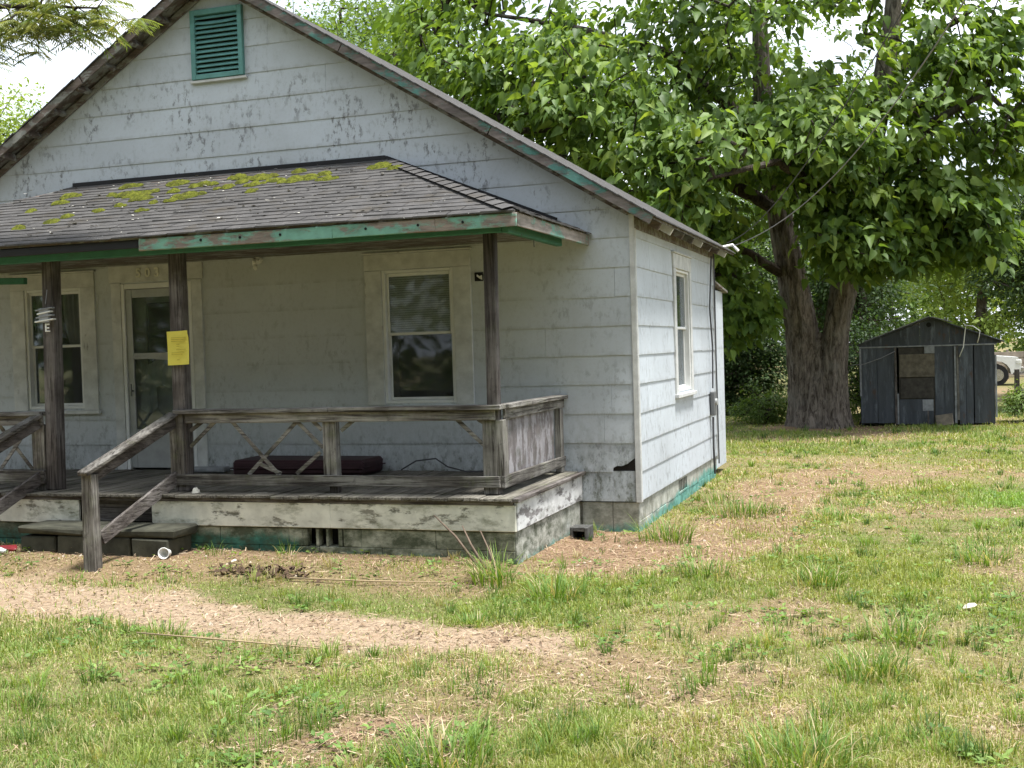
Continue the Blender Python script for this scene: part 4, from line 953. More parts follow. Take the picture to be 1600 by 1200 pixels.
# many small anonymous tufts
allv = []
def weeds():
    Ps, hs, ls, ws_, bs, cs = [], [], [], [], [], []
    x, y, r = sample_view(1700, 5, 26, 1.15)
    for i in range(len(x)):
        if under_house(x[i], y[i]) or path_mask(x[i:i+1], y[i:i+1])[0] > .35 or (y[i] > 14 and x[i] > 1.3): continue
        if dirt_mask(x[i:i+1], y[i:i+1])[0] > .6 and random.random() < .7: continue
        n = random.randint(14, 34); rad = random.uniform(.03, .11); a = RNG.uniform(0, 6.283, n); q = rad*np.sqrt(RNG.random(n))
        X = x[i]+q*np.cos(a); Y = y[i]+q*np.sin(a); Ps.append(np.stack([X, Y, ground_h(X, Y)-.004], 1)); hs.append(a+RNG.normal(0, .6, n)); ls.append(random.uniform(.06, .17)*(.5+.6*RNG.random(n)))
        ws_.append(np.full(n, .0055*max(1, r[i]/9))); bs.append(np.clip(RNG.normal(.45, .22, n), .05, .95)); base = random.choice([(.06, .12, .02), (.08, .15, .025), (.15, .25, .04), (.24, .30, .07), (.13, .22, .04), (.36, .32, .16)])
        cs.append(np.array(base)*(.75+.5*RNG.random((n, 1))))
    return arcs(np.concatenate(Ps), np.concatenate(hs), np.concatenate(ls), np.concatenate(ws_), np.concatenate(bs), np.concatenate(cs), 'lawn_weeds')
tag(obj('lawn_weeds', weeds(), 'grass'), 'small weed and grass clumps scattered through the lawn', 'weeds', kind='stuff')
def rosettes(n):
    x, y, r = sample_view(n, 5, 22, 1.15); ok = ~under_house(x, y) & (path_mask(x, y) < .5) & (fbm(x*.9+3, y*.9, 123) > .47) & ~((y > 13.5) & (x > -.2))
    x, y = x[ok], y[ok]; per = 11; n = len(x); a = RNG.uniform(0, 6.283, (n, per)); q = RNG.random((n, per))*.07
    X = (x[:, None]+q*np.cos(a)).ravel(); Y = (y[:, None]+q*np.sin(a)).ravel(); a = a.ravel()
    P = np.stack([X, Y, ground_h(X, Y)+.01+.03*RNG.random(len(X))], 1); D = nrm(np.stack([np.cos(a), np.sin(a), RNG.uniform(-.1, .7, len(a))], 1)); N_ = nrm(np.stack([-np.cos(a)*.3, -np.sin(a)*.3, np.ones(len(a))], 1)+RNG.normal(0, .25, (len(a), 3)))
    tn = np.repeat(tint_mix(RNG.random(n), [(.07, .14, .03), (.13, .22, .05), (.2, .29, .07)]), per, 0)*(.8+.4*RNG.random((n*per, 1)))
    return leaf_build(P, D, N_, .025+.035*RNG.random(len(a)), tn, OVAL*np.array([1.1, 1, 1]), OVAL_F, 'broadleaf_weeds')
def nrm(a): return a/(np.linalg.norm(a, axis=-1, keepdims=True)+1e-9)
OVAL = np.array([(0, 0, 0), (-.26, .45, .06), (0, 1, -.05), (.26, .45, .06)]); OVAL_F = [(0, 2, 1), (0, 3, 2)]
tag(obj('broadleaf_weeds', rosettes(1300), 'grass'), 'low broadleaf weeds and clover mixed through the lawn', 'weeds', kind='stuff')
def clods(n):
    x, y, r = sample_view(n, 5.5, 20, 1.0); k = (RNG.random(n) < np.maximum(path_mask(x, y)*.8, dirt_mask(x, y)*.6)) & ~under_house(x, y); x, y = x[k], y[k]; n = len(x)
    z = ground_h(x, y); S = .005+.016*RNG.random(n)**2.5; base = np.array([(1, 0, 0), (-.4, .9, 0), (-.5, -.8, 0), (.1, .1, .8), (.5, .6, .35)])
    V = np.stack([x, y, z], 1)[:, None]+S[:, None, None]*(base[None]+RNG.normal(0, .25, (n, 5, 3))); F = (np.arange(n)[:, None, None]*5+np.array([(0, 4, 3), (4, 1, 3), (1, 2, 3), (2, 0, 3)])[None]).reshape(-1, 3)
    tn = tint_mix(RNG.random(n), [(.10, .07, .045), (.24, .17, .11), (.42, .36, .29)]); return np_mesh('soil_clods', V.reshape(-1, 3), None, F, np.repeat(tn, 5, 0))
tag(obj('soil_clods', clods(14000), 'litter'), 'small clods and pebbles on the path and bare soil', 'clods', kind='stuff')
# leaf mulch heap
hv = MB()
for i in range(110):
    x = -2.45+random.gauss(0, .22); y = -2.95+random.gauss(0, .06); z = gh(x, y)+abs(random.gauss(0, .012)); s_ = random.uniform(.012, .03); a = random.uniform(0, 6.28)
    hv.add([(x+s_*math.cos(a+k*1.571)*(1.5 if k % 2 else .8), y+s_*math.sin(a+k*1.571), z+random.uniform(0, .05)) for k in range(4)], [(0, 1, 2, 3)])
hv.top('leaf_heap', 'mulch', (-2.4, -2.95, gh(-2.4, -2.95)), 'dark clods and dead leaves heaped in the grass before the porch', 'leaf heap')['kind'] = 'stuff'

# ------------------------------------------------------------------ trees
HEART = np.array([(0, 0, 0), (-.17, -.06, .06), (-.36, .2, .15), (-.27, .6, .08), (0, 1.1, -.22), (.27, .6, .08), (.36, .2, .15), (.17, -.06, .06), (0, .42, 0)])
HEART_F = [(8, 1, 0), (8, 2, 1), (8, 3, 2), (8, 4, 3), (8, 5, 4), (8, 6, 5), (8, 7, 6), (8, 0, 7)]
OVAL = np.array([(0, 0, 0), (-.26, .45, .06), (0, 1, -.05), (.26, .45, .06)]); OVAL_F = [(0, 2, 1), (0, 3, 2)]
def nrm(a): return a/(np.linalg.norm(a, axis=-1, keepdims=True)+1e-9)
def grow(limbs, clumps, twig=.012, droop=.0, jit=.12):
    """limbs: list of [(x,y,z,r),...]; clumps (n,3) are joined to the nearest node; returns MB of branches"""
    mb = MB(); P = []; par = []; cnt = []
    for lb in limbs:
        pts = [Vector(p[:3]) for p in lb]; rr = [p[3] for p in lb]; q = []; r2 = []
        for i in range(len(pts)-1):
            for k in range(4): t = k/4; q.append(pts[i].lerp(pts[i+1], t)+Vector([random.gauss(0, rr[i]*.15) for _ in range(3)])*(1 if i+k else 0)); r2.append(rr[i]*(1-t)+rr[i+1]*t)
        q.append(pts[-1]); r2.append(rr[-1]); mb.tube(q, r2, 10)
        for v in q[4:]: P.append(tuple(v)); par.append(-1); cnt.append(0)
    P = [np.array(p) for p in P]
    base = np.array(P); order = np.argsort([np.min(np.linalg.norm(base-c_, axis=1)) for c_ in clumps]); ends = {}
    A = np.array(P)
    for ci in order:
        c_ = clumps[ci]; d = np.linalg.norm(A-c_, axis=1); j = int(np.argmin(d)); a = A[j]; L_ = d[j]; n = max(1, int(L_/.45)); prev = j; new = []
        for k in range(1, n+1):
            t = k/n; p = a*(1-t)+c_*t+np.array([0, 0, 1])*L_*.12*math.sin(math.pi*t)+(RNG.normal(0, jit*L_*.3, 3) if k < n else 0)
            new.append(p); par.append(prev); cnt.append(0); prev = len(par)-1
        A = np.vstack([A, new])
    for i in range(len(par)-1, -1, -1):
        if par[i] >= 0: cnt[par[i]] += max(cnt[i], 1) if cnt[i] == 0 else cnt[i]
    for i in range(len(par)):
        if par[i] >= 0:
            r1 = twig*math.sqrt(max(cnt[i], 1)); r0 = min(twig*math.sqrt(max(cnt[par[i]], 1)), r1*1.5) if par[par[i]] >= 0 else r1*1.3
            mb.tube([A[par[i]], A[i]], [r0, r1], 5, False)
    return mb
def foliage(clumps, center, per, rad, size, tints, droop=.7, flat=.6, dark=None):
    n = len(clumps)*per; C = np.repeat(clumps, per, 0); d = nrm(RNG.normal(0, 1, (n, 3))); d[:, 2] = d[:, 2]*.8+.15
    P = C+d*(rad*(.35+.75*RNG.random(n)))[:, None]*np.array([1, 1, flat])
    out = nrm(P-C+.35*nrm(C-np.asarray(center)))
    wob = dark or .4
    D = nrm(out*np.array([1, 1, .3])*.75+np.array([0, 0, -1.])*(droop*(.3+1.4*RNG.random(n)))[:, None]+RNG.normal(0, wob, (n, 3))*np.array([1, 1, .7]))
    N_ = nrm(np.array([0, 0, 1.])*.9+out*.45+RNG.normal(0, wob, (n, 3)))
    S = size*(.4+.7*RNG.random(n)**1.3)
    ct = np.repeat(np.clip(RNG.normal(.5, .26, len(clumps)), 0, 1), per); t = np.clip(ct*.55+.45*RNG.random(n), 0, 1)
    return P, D, N_, S, tint_mix(t, tints)
def ell(n, c, r, shell=.55, seed=0, gap=.0):
    out = []
    while len(out) < n:
        v = RNG.normal(0, 1, 3); v /= np.linalg.norm(v); q = (shell+(1-shell)*RNG.random())*RNG.random()**.12
        p = np.array(c)+v*q*np.array(r)
        if p[2] > .08: out.append(p)
    return np.array(out)
# catalpa
CT = thing('catalpa_tree', 'huge twin-trunked tree with big heart-shaped leaves beside the shed', 'tree', (.7, 14.35, 0))
def trunk(pts, n=44, rings=110):
    P = [Vector(p[:3]) for p in pts]; R_ = [p[3] for p in pts]; vs = []; L_ = len(P)-1
    for i in range(rings+1):
        t = i/rings*L_; k = min(int(t), L_-1); f_ = t-k; c_ = P[k].lerp(P[k+1], f_); r = R_[k]*(1-f_)+R_[k+1]*f_
        for j in range(n):
            a = 2*math.pi*j/n
            fl = 1+(.34*math.exp(-c_.z/.28))*(.55+.45*math.sin(a*5+pts[0][0]*9))
            ridge = 1+.05*math.sin(a*9+2.2*math.sin(c_.z*1.3)+pts[0][0])+.04*math.sin(a*17+3*math.sin(c_.z*2.3))*math.sin(c_.z*7+a*3)+random.uniform(-.035, .035)
            vs.append((c_.x+math.cos(a)*r*fl*ridge, c_.y+math.sin(a)*r*fl*ridge, c_.z))
    return vs, [(i*n+j, i*n+(j+1) % n, (i+1)*n+(j+1) % n, (i+1)*n+j) for i in range(rings) for j in range(n)]
tm = MB()
for pts in ([(.44, 14.4, -.1, .40), (.42, 14.4, 1.0, .36), (.36, 14.4, 2.0, .34), (.20, 14.4, 3.1, .30), (-.08, 14.25, 4.8, .24), (-.3, 14, 6.5, .2), (-.3, 13.8, 9, .14), (0, 14, 11.5, .05)],
            [(.95, 14.25, -.1, .33), (.98, 14.25, 1.0, .29), (1.06, 14.25, 2.0, .26), (1.28, 14.3, 3.1, .27), (1.62, 14.2, 4.6, .26), (2.0, 14.2, 6.5, .22), (2.32, 14.2, 8.3, .17), (2.5, 14, 11, .06)]):
    tm.add(*trunk(pts))
tm.add(*trunk([(.72, 14.25, -.1, .40), (.72, 14.28, .9, .33), (.72, 14.32, 1.7, .18), (.72, 14.34, 2.0, .03)], 24, 24))
tm.build('trunk', 'bark', CT, True)
limbs = [[(-.05, 14.25, 4.6, .15), (-1.8, 12.5, 5.7, .13), (-3.5, 10.8, 6.1, .09), (-5, 9.6, 5.9, .04)], [(-.25, 14, 6.1, .14), (-2.2, 13.5, 8, .11), (-4.2, 12.8, 8.6, .07), (-5.8, 12.2, 8.9, .03)],
         [(1.3, 14.3, 3.3, .13), (1.0, 12.4, 4.7, .1), (.3, 10.7, 5.1, .07), (-.6, 9.2, 4.7, .03)], [(1.65, 14.2, 4.7, .14), (3, 13.3, 6.0, .1), (4.0, 12.8, 6.4, .04)],
         [(.1, 14.4, 3.2, .12), (-.8, 13.3, 3.8, .08), (-1.2, 12.6, 3.2, .03)], [(2, 14.2, 6.6, .12), (3.0, 14.6, 8, .08), (4.1, 14.4, 8.5, .03)], [(-.4, 13.9, 8.6, .1), (-1.5, 12, 9.6, .07), (-2.5, 10.6, 10, .03)],
         [(0, 14.4, 3.6, .12), (-.3, 16.5, 5.5, .08), (-1, 18, 6.5, .03)], [(1.4, 14.2, 3.6, .1), (2.4, 13.2, 4.2, .07), (3.2, 12.6, 3.9, .03)], [(-.15, 14.15, 5.2, .1), (-1.6, 13.6, 5.4, .09), (-2.2, 13.2, 5.0, .06), (-2.9, 12.4, 5.0, .03)]]
cl = np.vstack([ell(330, (.2, 13.8, 8.2), (4.4, 3.8, 4.0), .5), ell(170, (-3.9, 10.8, 6.2), (3.0, 2.6, 2.3), .45), ell(50, (-.85, 12.8, 2.5), (.75, .8, 1.15), .3), ell(40, (-1.3, 12.5, 4.0), (.9, 1, 1), .3), ell(85, (3.0, 12.7, 4.0), (1.5, 1.1, 1.3), .3), ell(34, (1.5, 12.2, 3.8), (.9, .8, .9), .3), ell(95, (4.0, 13.4, 6.6), (1.4, 1.6, 2.8), .4), ell(70, (3.0, 13, 6.2), (1.5, 1.7, 2.5), .4),
                ell(80, (.9, 11.6, 5.4), (2.1, 1.4, 1.3), .4), ell(110, (-5.6, 12.5, 8.2), (2.8, 2.8, 2.8), .5), ell(70, (2.3, 12.8, 3.9), (1.9, 1.4, 1.1), .4), ell(45, (-1.2, 9.6, 4.9), (1.3, 1.1, 1.2), .4), ell(50, (-1, 17, 6), (3, 2, 2.5), .5)])
cl = cl[~((cl[:, 0] < .6) & (cl[:, 1] < 5.6))]
tx = np.where(cl[:, 2] < 5.0, .1-(cl[:, 2]-3.1)*.28, 9); infl = (np.abs(cl[:, 0]-tx-.15) < .62) & (cl[:, 1] < 14.6) & (cl[:, 2] > 2.2) & (cl[:, 2] < 5.0)
rx_ = 1.6+(cl[:, 2]-4.5)*.19; infr = (np.abs(cl[:, 0]-rx_-.12) < .55) & (cl[:, 1] < 14.3) & (cl[:, 2] > 5.6)
cl = cl[~((infl | infr) & (RNG.random(len(cl)) < np.where(infl, .75, .6)))]
keep = np.array([vnoise(np.array([p[0]*.9+p[2]*.35]), np.array([p[1]*.9+p[2]*.8]), 5)[0] > .27 for p in cl]); cl = cl[keep]
grow(limbs, cl, .0135).build('branches', 'branch', CT)
CAT = [(.035, .075, .017), (.085, .15, .03), (.15, .235, .045), (.25, .33, .07)]
P, D, N_, S, tn = foliage(cl, (0, 13.8, 7), 32, .6, .26, CAT, .6, .6, .5)
def screen(P_):
    d = P_-np.array(CAM); z = d@np.array(fw); return 800+FPX*(d@np.array(rt))/z, 600-FPX*(d@np.array(up))/z, z
su, sv, sz = screen(P)
tt = -CAM.y/(P[:, 1]-CAM.y); hx = CAM.x+(P[:, 0]-CAM.x)*tt; hz_ = CAM.z+(P[:, 2]-CAM.z)*tt
vis = (su > 0) & (su < 1600) & (sv > 0) & (sv < 1200) & ((hx > .3) | (hz_ > APZ+.25-SL*np.abs(hx-APX)))
score = np.where(vis, S/sz, 0); big = np.argsort(-score)[:300]; rest = np.ones(len(P), bool); rest[big] = False
off = np.array(CT.location)
o = obj('foliage', leaf_build(P[rest]-off, D[rest], N_[rest], S[rest], tn[rest], HEART, HEART_F, 'foliage'), 'leaf', CT, True); o['kind'] = 'stuff'
lv = []
for k in range(6):
    me = leaf_build(np.zeros((1, 3)), np.array([[0, 1., 0]]), np.array([[0, 0, 1.]]), np.ones(1), np.array([tint_mix(np.array([.2+.15*k]), CAT)[0]]), HEART*np.array([1, 1, 1+.3*(k % 3)]), HEART_F, 'leaf'); me.materials.append(M['leaf'])
    me.polygons.foreach_set('use_smooth', [True]*8); lv.append(me)
for i in big:
    Dv = Vector(D[i]); Sv = Dv.cross(Vector(N_[i])).normalized(); Nv = Sv.cross(Dv); s_ = S[i]
    o = bpy.data.objects.new('leaf', random.choice(lv)); COL.objects.link(o); o.parent = CT
    o.matrix_local = Matrix(((Sv.x*s_, Dv.x*s_, Nv.x*s_, P[i][0]-off[0]), (Sv.y*s_, Dv.y*s_, Nv.y*s_, P[i][1]-off[1]), (Sv.z*s_, Dv.z*s_, Nv.z*s_, P[i][2]-off[2]), (0, 0, 0, 1)))
# background trees and shrubs
def tree(name, label, loc, h, cr, cz, n, per, size, tints, group=None, tr=.25, low=.35, clr=.8, cat='tree', shell=.45):
    T = thing(name, label, cat, loc, group); x, y, z = loc
    c_ = (x, y, z+cz); cl_ = ell(n, c_, cr, shell); cl_ = cl_[cl_[:, 2] > low]
    lim = [[(x, y, z-.1, tr), (x+random.uniform(-.3, .3), y, z+h*.35, tr*.8), (x+random.uniform(-.5, .5), y, z+h*.65, tr*.45), (x, y, z+h*.9, tr*.12)]]
    grow(lim, cl_, .012).build('trunk', 'branch', T)
    P, D, N_, S, tn = foliage(cl_, c_, per, clr, size, tints, .35, .75)
    obj('crown', leaf_build(P-np.array(loc), D, N_, S, tn, OVAL, OVAL_F, 'crown'), 'leaf_small', T)
    return T
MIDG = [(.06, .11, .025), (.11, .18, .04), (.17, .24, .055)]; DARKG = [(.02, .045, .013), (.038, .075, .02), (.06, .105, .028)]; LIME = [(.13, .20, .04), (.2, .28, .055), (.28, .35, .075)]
BG = 'trees behind the yard'
tree('background_tree', 'loose light green tree behind the roof ridge, left of the big tree', (-10.6, 19, 0), 12.5, (4.0, 3, 4.2), 8.4, 190, 80, .2, MIDG, BG, .28)
tree('background_tree', 'slender pale green tree behind the gable peak at the top', (-15.5, 25, 0), 15, (4.6, 3, 4.5), 11, 170, 80, .22, MIDG, BG, .28)
tree('background_tree', 'lime green tree showing beyond the left roof slope', (-26, 20, 0), 11.5, (3.8, 3.2, 4.0), 7.6, 330, 80, .21, LIME, BG, .28)
tree('background_tree', 'mid green tree at the right edge beyond the shed', (7.2, 25, 0), 10, (2.2, 2.8, 3.8), 5.3, 180, 80, .18, MIDG, BG, .25)
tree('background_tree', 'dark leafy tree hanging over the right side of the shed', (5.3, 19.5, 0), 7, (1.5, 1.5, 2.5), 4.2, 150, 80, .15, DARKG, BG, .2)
tree('background_tree', 'sunlit far tree directly behind the shed roof', (5.6, 52, 0), 11, (4.2, 4, 4.8), 5.0, 190, 80, .3, LIME, BG, .3)
tree('background_tree', 'far pale tree left of the shed roof', (0.5, 60, 0), 13, (4.8, 4, 5.5), 6.5, 120, 80, .3, MIDG, BG, .3)
tree('background_tree', 'far tree at the right behind the parked truck', (10.5, 66, 0), 12, (3.8, 4, 5.6), 5.4, 150, 80, .3, MIDG, BG, .3)
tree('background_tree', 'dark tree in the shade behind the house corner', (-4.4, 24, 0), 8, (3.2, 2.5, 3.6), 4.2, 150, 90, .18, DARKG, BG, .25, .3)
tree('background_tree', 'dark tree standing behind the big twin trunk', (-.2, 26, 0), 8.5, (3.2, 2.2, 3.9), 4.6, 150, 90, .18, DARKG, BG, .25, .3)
tree('background_tree', 'tall green tree far behind the big crown', (-4, 36, 0), 15, (7, 5, 7), 8.5, 190, 90, .28, MIDG, BG, .35)
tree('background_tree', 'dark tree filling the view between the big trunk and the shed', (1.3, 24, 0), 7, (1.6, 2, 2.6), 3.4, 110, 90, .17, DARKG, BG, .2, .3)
tree('background_tree', 'sunlit far tree above the right end of the shed', (9.6, 50, 0), 10, (3.6, 3, 4.2), 4.9, 120, 80, .28, LIME, BG, .3)
def woods(name, label, x0, x1, y0_, y1_, hh, n, size):
    c_ = np.stack([RNG.uniform(x0, x1, n), RNG.uniform(y0_, y1_, n), RNG.random(n)**.8*hh], 1); c_[:, 2] *= .55+.6*fbm(c_[:, 0]*.13, c_[:, 0]*0, 5)
    P, D, N_, S, tn = foliage(c_, ((x0+x1)/2, (y0_+y1_)/2, 2), 45, 1.6, size, MIDG, .35, .75)
    tag(obj(name, leaf_build(P, D, N_, S, tn, OVAL, OVAL_F, name), 'leaf_small'), label, 'woods', kind='stuff')
woods('far_woods', 'hazy green woods closing the view far behind the yard', -40, 34, 80, 92, 13, 1300, .7)
woods('sky_blocking_woods', 'unseen tree line added behind the camera to cut sky light on the house front', -45, 45, -34, -26, 20, 1700, .9)  # unseen trees, added to block front sky light and darken glass reflections
SB = 'shrubs in the back yard'
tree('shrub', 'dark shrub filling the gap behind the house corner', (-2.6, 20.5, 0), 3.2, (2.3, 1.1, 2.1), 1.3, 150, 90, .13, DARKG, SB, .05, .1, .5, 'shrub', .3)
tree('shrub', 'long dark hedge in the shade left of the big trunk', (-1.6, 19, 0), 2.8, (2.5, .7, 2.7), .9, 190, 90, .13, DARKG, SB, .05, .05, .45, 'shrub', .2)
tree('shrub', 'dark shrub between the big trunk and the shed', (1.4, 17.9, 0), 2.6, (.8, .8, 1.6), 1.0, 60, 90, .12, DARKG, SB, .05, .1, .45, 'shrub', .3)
tree('shrub', 'low leafy bush at the left foot of the big trunk', (-.55, 15.3, 0), .9, (.85, .6, .6), .3, 44, 80, .10, MIDG, SB, .03, .08, .28, 'shrub', .3)
tree('shrub', 'leafy weeds growing at the right corner of the shed', (4.65, 15.2, 0), .9, (.4, .6, .42), .45, 24, 80, .09, MIDG, SB, .02, .08, .25, 'shrub', .3)
tree('shrub', 'small climbing bush at the left corner of the shed', (1.42, 15.0, 0), 1.1, (.22, .3, .55), .6, 12, 60, .09, MIDG, SB, .02, .08, .22, 'shrub', .3)
tree('shrub', 'wide dark hedge closing the yard behind the shade', (-6.5, 28, 0), 4, (4.5, 1.5, 2.1), 2, 120, 90, .17, DARKG, SB, .06, .1, .7, 'shrub', .3)
# mimosa branch over the left roof slope: the tree stands out of the picture, left of the porch
MT = thing('mimosa_tree', 'feathery leaved branch reaching in at the top left corner', 'tree', (-8.4, -4.6, 0))
ml = [[(-8.4, -4.6, -.1, .13), (-8.2, -4.4, 2.2, .11), (-7.2, -3.9, 4.2, .08), (-5.9, -3.2, 5.0, .045), (-4.9, -2.75, 5.03, .02), (-4.2, -2.55, 4.98, .008)], [(-8.2, -4.4, 2.4, .09), (-8.8, -4.6, 4.5, .06), (-8.6, -4.8, 6.0, .03)], [(-5.9, -3.2, 4.98, .025), (-5.3, -2.8, 4.78, .015), (-4.85, -2.6, 4.86, .008)]]
mc = np.vstack([np.stack([RNG.uniform(-6.4, -4.3, 110), RNG.uniform(-3.0, -2.3, 110), RNG.uniform(4.72, 5.4, 110)], 1), np.stack([RNG.uniform(-4.9, -3.9, 22), RNG.uniform(-2.75, -2.35, 22), RNG.uniform(4.78, 5.1, 22)], 1), ell(60, (-8.2, -4.4, 5.8), (1.8, 1.6, 1.0), .4)])
grow(ml, mc, .0045).build('branches', 'branch', MT)
fp, fd, fn, fs_, ft = [], [], [], [], []
for c_ in mc:
    for k in range(4):
        a = random.uniform(0, 6.28); d = np.array([math.cos(a), math.sin(a), random.uniform(-.5, .1)]); d /= np.linalg.norm(d); s_ = nrm(np.cross(d, [0, 0, 1.])); ln = random.uniform(.18, .3)
        tcol = tint_mix(np.array([random.random()]), [(.09, .14, .045), (.16, .21, .07), (.25, .26, .1)])[0]
        for j in range(9):
            p = np.array(c_)+d*ln*j/9-np.array([0, 0, 1])*.05*(j/9)**2
            for q in (-1, 1): fp.append(p); fd.append(nrm(s_*q*.8+d*.65+np.array([0, 0, -.35]))); fn.append([0, 0, 1.]); fs_.append(random.uniform(.06, .11)); ft.append(tcol)
fp, fd, fn = np.array(fp), np.array(fd), np.array(fn)+RNG.normal(0, .2, (len(fn), 3))
obj('crown', leaf_build(fp-np.array(MT.location), fd, fn, np.array(fs_), np.array(ft), OVAL*np.array([.27, 1, 1]), OVAL_F, 'crown'), 'leaf_small', MT)

# ------------------------------------------------------------------ shed
SH = thing('shed', 'dark blue-grey metal shed with a low gable and boarded door', 'shed', (2.84, 14.6, 0))
y0 = 14.6; zs = .0
MB().box(1.53, 1.56, y0+.02, y0+3, 0, 1.66).box(4.11, 4.14, y0+.02, y0+3, 0, 1.66).box(1.53, 4.14, y0+3, y0+3.03, 0, 1.66).build('wall', 'shedmetal', SH)
for i, (a, b) in enumerate(((1.52, 1.86), (1.862, 2.2), (3.0, 3.18), (3.182, 3.37), (3.47, 3.6), (3.602, 3.74), (3.76, 4.15))):
    MB().box(a, b, y0-.012+.004*(i % 2), y0+.012, .0+random.uniform(0, .05), 1.64, jit=.004).build('wall_panel', 'shedmetal', SH)
gw = MB().add([(1.5, y0-.006, 1.66), (2.72, y0-.006, 1.66), (2.72, y0-.006, 2.12), (1.5, y0-.006, 1.70), (1.5, y0+.02, 1.66), (2.72, y0+.02, 1.66), (2.72, y0+.02, 2.12), (1.5, y0+.02, 1.70)], [(0, 1, 2, 3), (7, 6, 5, 4), (0, 3, 7, 4), (1, 5, 6, 2), (3, 2, 6, 7), (0, 4, 5, 1)]).build('gable_panel', 'shedmetal', SH)
MB().add([(2.722, y0-.012, 1.665), (3.3, y0-.012, 1.665), (3.3, y0-.012, 2.09), (2.93, y0-.012, 2.2), (2.722, y0-.012, 2.13), (2.722, y0+.02, 1.665), (3.3, y0+.02, 1.665), (3.3, y0+.02, 2.09), (2.93, y0+.02, 2.2), (2.722, y0+.02, 2.13)], [(0, 1, 2, 3, 4), (9, 8, 7, 6, 5), (0, 5, 6, 1), (1, 6, 7, 2), (2, 7, 8, 3), (3, 8, 9, 4), (4, 9, 5, 0)]).build('gable_panel', 'shedmetal', SH)
MB().add([(3.302, y0-.006, 1.66), (4.28, y0-.006, 1.66), (4.28, y0-.006, 1.70), (3.302, y0-.006, 2.09), (3.302, y0+.02, 1.66), (4.28, y0+.02, 1.66), (4.28, y0+.02, 1.70), (3.302, y0+.02, 2.09)], [(0, 1, 2, 3), (7, 6, 5, 4), (0, 3, 7, 4), (1, 5, 6, 2), (3, 2, 6, 7), (0, 4, 5, 1)]).build('gable_panel', 'shedmetal', SH)
ro = MB()
for s_, xe in ((-1, 1.46), (1, 4.34)):
    ro.beam((2.92, y0+1.55, 2.235), (xe, y0+1.55, 1.69), 3.3, .025, (0, 0, 1), .004)
rr_ = ro.build('roof', 'shedmetal', SH)
MB().beam((2.95, y0-.08, 2.24), (3.35, y0-.06, 2.12), .25, .02, (0, 0, 1)).build('ridge_cap', 'shedtrim', rr_)
MB().beam((2.9, y0-.1, 2.25), (1.6, y0-.1, 1.765), .03, .02, (0, 0, 1)).build('edge_trim', 'shedtrim', rr_)
MB().tube([(2.9, y0-.02, 2.08), (2.9, y0-.008, 2.08)], .05, 12).build('vent_hole', 'black', SH)
MB().box(1.5, 4.2, y0-.03, y0-.014, 1.63, 1.66).build('door_track', 'shedtrim', SH)
MB().box(1.505, 1.545, y0-.02, y0+.03, .62, 1.62).build('corner_trim', 'shedtrim', SH); MB().box(4.155, 4.19, y0-.02, y0+.03, .15, 1.42).build('corner_trim', 'shedtrim', SH)
MB().box(2.205, 2.25, y0-.03, y0+.03, .02, 1.63, jit=.004).build('door_jamb', 'dark_z', SH); MB().box(2.252, 2.285, y0-.02, y0+.03, .02, .66, jit=.004).build('door_jamb', 'shedtrim', SH)
MB().box(3.375, 3.415, y0-.03, y0+.03, .03, 1.62, jit=.004).build('door_jamb', 'shedtrim', SH); MB().box(3.42, 3.465, y0-.035, y0+.03, .1, 1.64, jit=.004).build('door_jamb', 'wood_z', SH)
dp = MB().box(2.29, 2.998, y0+.0, y0+.03, .02, 1.62).build('door_panel', 'plydark', SH)
MB().box(2.30, 3.0, y0-.045, y0-.002, 1.0, 1.48, jit=.006).build('board', 'ply', dp); MB().box(2.32, 2.96, y0-.03, y0-.002, .56, .985, jit=.006).build('board', 'plydark', dp)
MB().box(2.29, 2.96, y0-.02, y0-.002, .02, .54, jit=.004).build('board', 'shedmetal', dp)
MB().box(2.8, 3.0, y0-.04, y0-.018, 1.49, 1.63, jit=.003).build('patch', 'shedtrim', SH); MB().box(2.75, 2.96, y0-.03, y0-.021, .3, .53, jit=.003).build('patch', 'shedtrim', SH)
MB().box(2.84, 2.87, y0-.09, y0-.06, .0, .3).build('prop', 'dark_z', SH)
MB().beam((3.18, y0-.2, .0), (3.16, y0-.04, .22), .34, .018, (0, 1, 0) if False else (0, 1, .5), .004).top('leaning_board', 'ply', (3.17, y0-.15, 0), 'pale grey board leaning against the shed front', 'board')
MB().tube([(3.48, y0-.05, 1.4), (3.56, y0-.06, 1.6), (3.6, y0-.1, 1.95), (3.62, y0-.13, 2.04), (3.75, y0-.13, 2.02), (3.88, y0-.12, 1.92), (3.86, y0-.1, 1.8), (3.83, y0-.06, 1.68)], .010, 6).top('white_cord', 'white', (3.6, y0-.08, 1.9), 'white cord draped over the right slope of the shed gable', 'cord', None, True)
MB().tube([(2.22, y0-.04, 1.55), (1.95, y0-.1, 1.42), (1.6, y0-.2, 1.30), (1.3, 14.35, 1.28)], .009, 5).top('clothes_line', 'wire', (1.7, y0-.2, 1.3), 'pale wire strung from the big trunk to the shed door', 'wire', None, True)
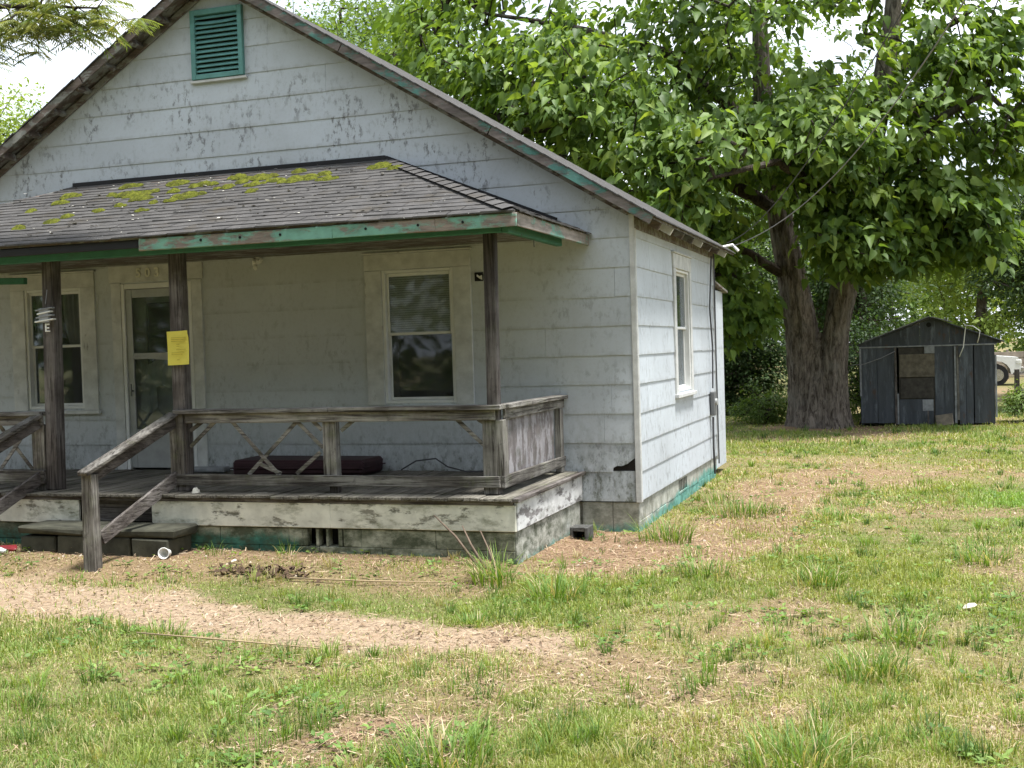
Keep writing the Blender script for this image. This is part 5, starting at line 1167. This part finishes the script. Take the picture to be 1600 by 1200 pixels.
# ------------------------------------------------------------------ fence, truck
FN = thing('wire_fence', 'low weathered fence with posts running beside the shed', 'fence', (4.9, 18, 0))
for i, (x, y) in enumerate(((4.75, 17.2), (5.1, 18.6), (5.45, 20), (5.8, 21.4), (6.15, 22.8))):
    MB().beam((x, y, -.1), (x+.02, y, 1.05), .11, .11, (0, 1, 0), .008, .006).build('post', 'wood_z', FN)
for z in (.95, .55): MB().beam((4.7, 17.15, z), (6.2, 22.9, z-.02), .03, .05, (0, 0, 1), .003, .004).build('rail', 'wood_y', FN)
BF = thing('board_fence', 'far pale board fence behind the parked truck', 'fence', (9, 41, 0))
for i in range(6): MB().box(1+i*2.6, 3.57+i*2.6, 41, 41.04, .05, .10).build('base_rail', 'fencewood', BF)
for k in range(4): MB().box(1, 16.6, 40.96, 40.995, .12+k*.25, .355+k*.25, jit=.004).build('board', 'fencewood', BF)
for i in range(7): MB().box(1+i*2.59, 1.1+i*2.59, 41.05, 41.15, 0, 1.2).build('post', 'fencewood', BF)
TX, TY = 4.05, 35.0
TR = thing('pickup_truck', 'white pickup truck parked beyond the shed, nose to the right', 'pickup truck', (TX, TY, 0))
def prof_ext(poly, ya, yb):
    n = len(poly); vs = [(TX+a, TY+ya, b) for a, b in poly]+[(TX+a, TY+yb, b) for a, b in poly]
    return MB().add(vs, [tuple(range(n)), tuple(range(2*n-1, n-1, -1))]+[(i, i+n, (i+1) % n+n, (i+1) % n) for i in range(n)])
def arch(cx_): return [(cx_+.46*math.cos(t), .42+.46*math.sin(t)) for t in [math.pi*(1-k/8) for k in range(9)]]
body = [(-3.0, .45)]+arch(-1.95)+arch(1.35)+[(2.1, .45), (2.15, .75), (2.05, 1.0), (1.0, 1.1), (.55, 1.12), (-.9, 1.12), (-.95, 1.05), (-3.05, 1.05)]
prof_ext(body, -.9, .9).build('body', 'carpaint', TR)
prof_ext([(-.9, 1.12), (.55, 1.12), (-.05, 1.68), (-.8, 1.7)], -.78, .78).build('cab', 'carpaint', TR)
for s_ in (-.785, .785): prof_ext([(-.78, 1.16), (.38, 1.16), (-.1, 1.6), (-.72, 1.62)], s_-.004, s_+.004).build('window', 'carglass', TR)
for cx_ in (-1.95, 1.35):
    for s_ in (-1, 1):
        w = MB().tube([(TX+cx_, TY+s_*.70, .38), (TX+cx_, TY+s_*.92, .38)], .38, 20).build('wheel', 'tyre', TR); MB().tube([(TX+cx_, TY+s_*.90, .38), (TX+cx_, TY+s_*.93, .38)], .22, 14).build('rim', 'chrome', w)
MB().box(TX+2.02, TX+2.22, TY-.88, TY+.88, .45, .65).build('bumper', 'chrome', TR)
for s_ in (-.7, .7): MB().box(TX+1.95, TX+2.16, TY+s_-.215, TY+s_+.215, .75, .93, c=.03).build('headlight', 'lampglass', TR)
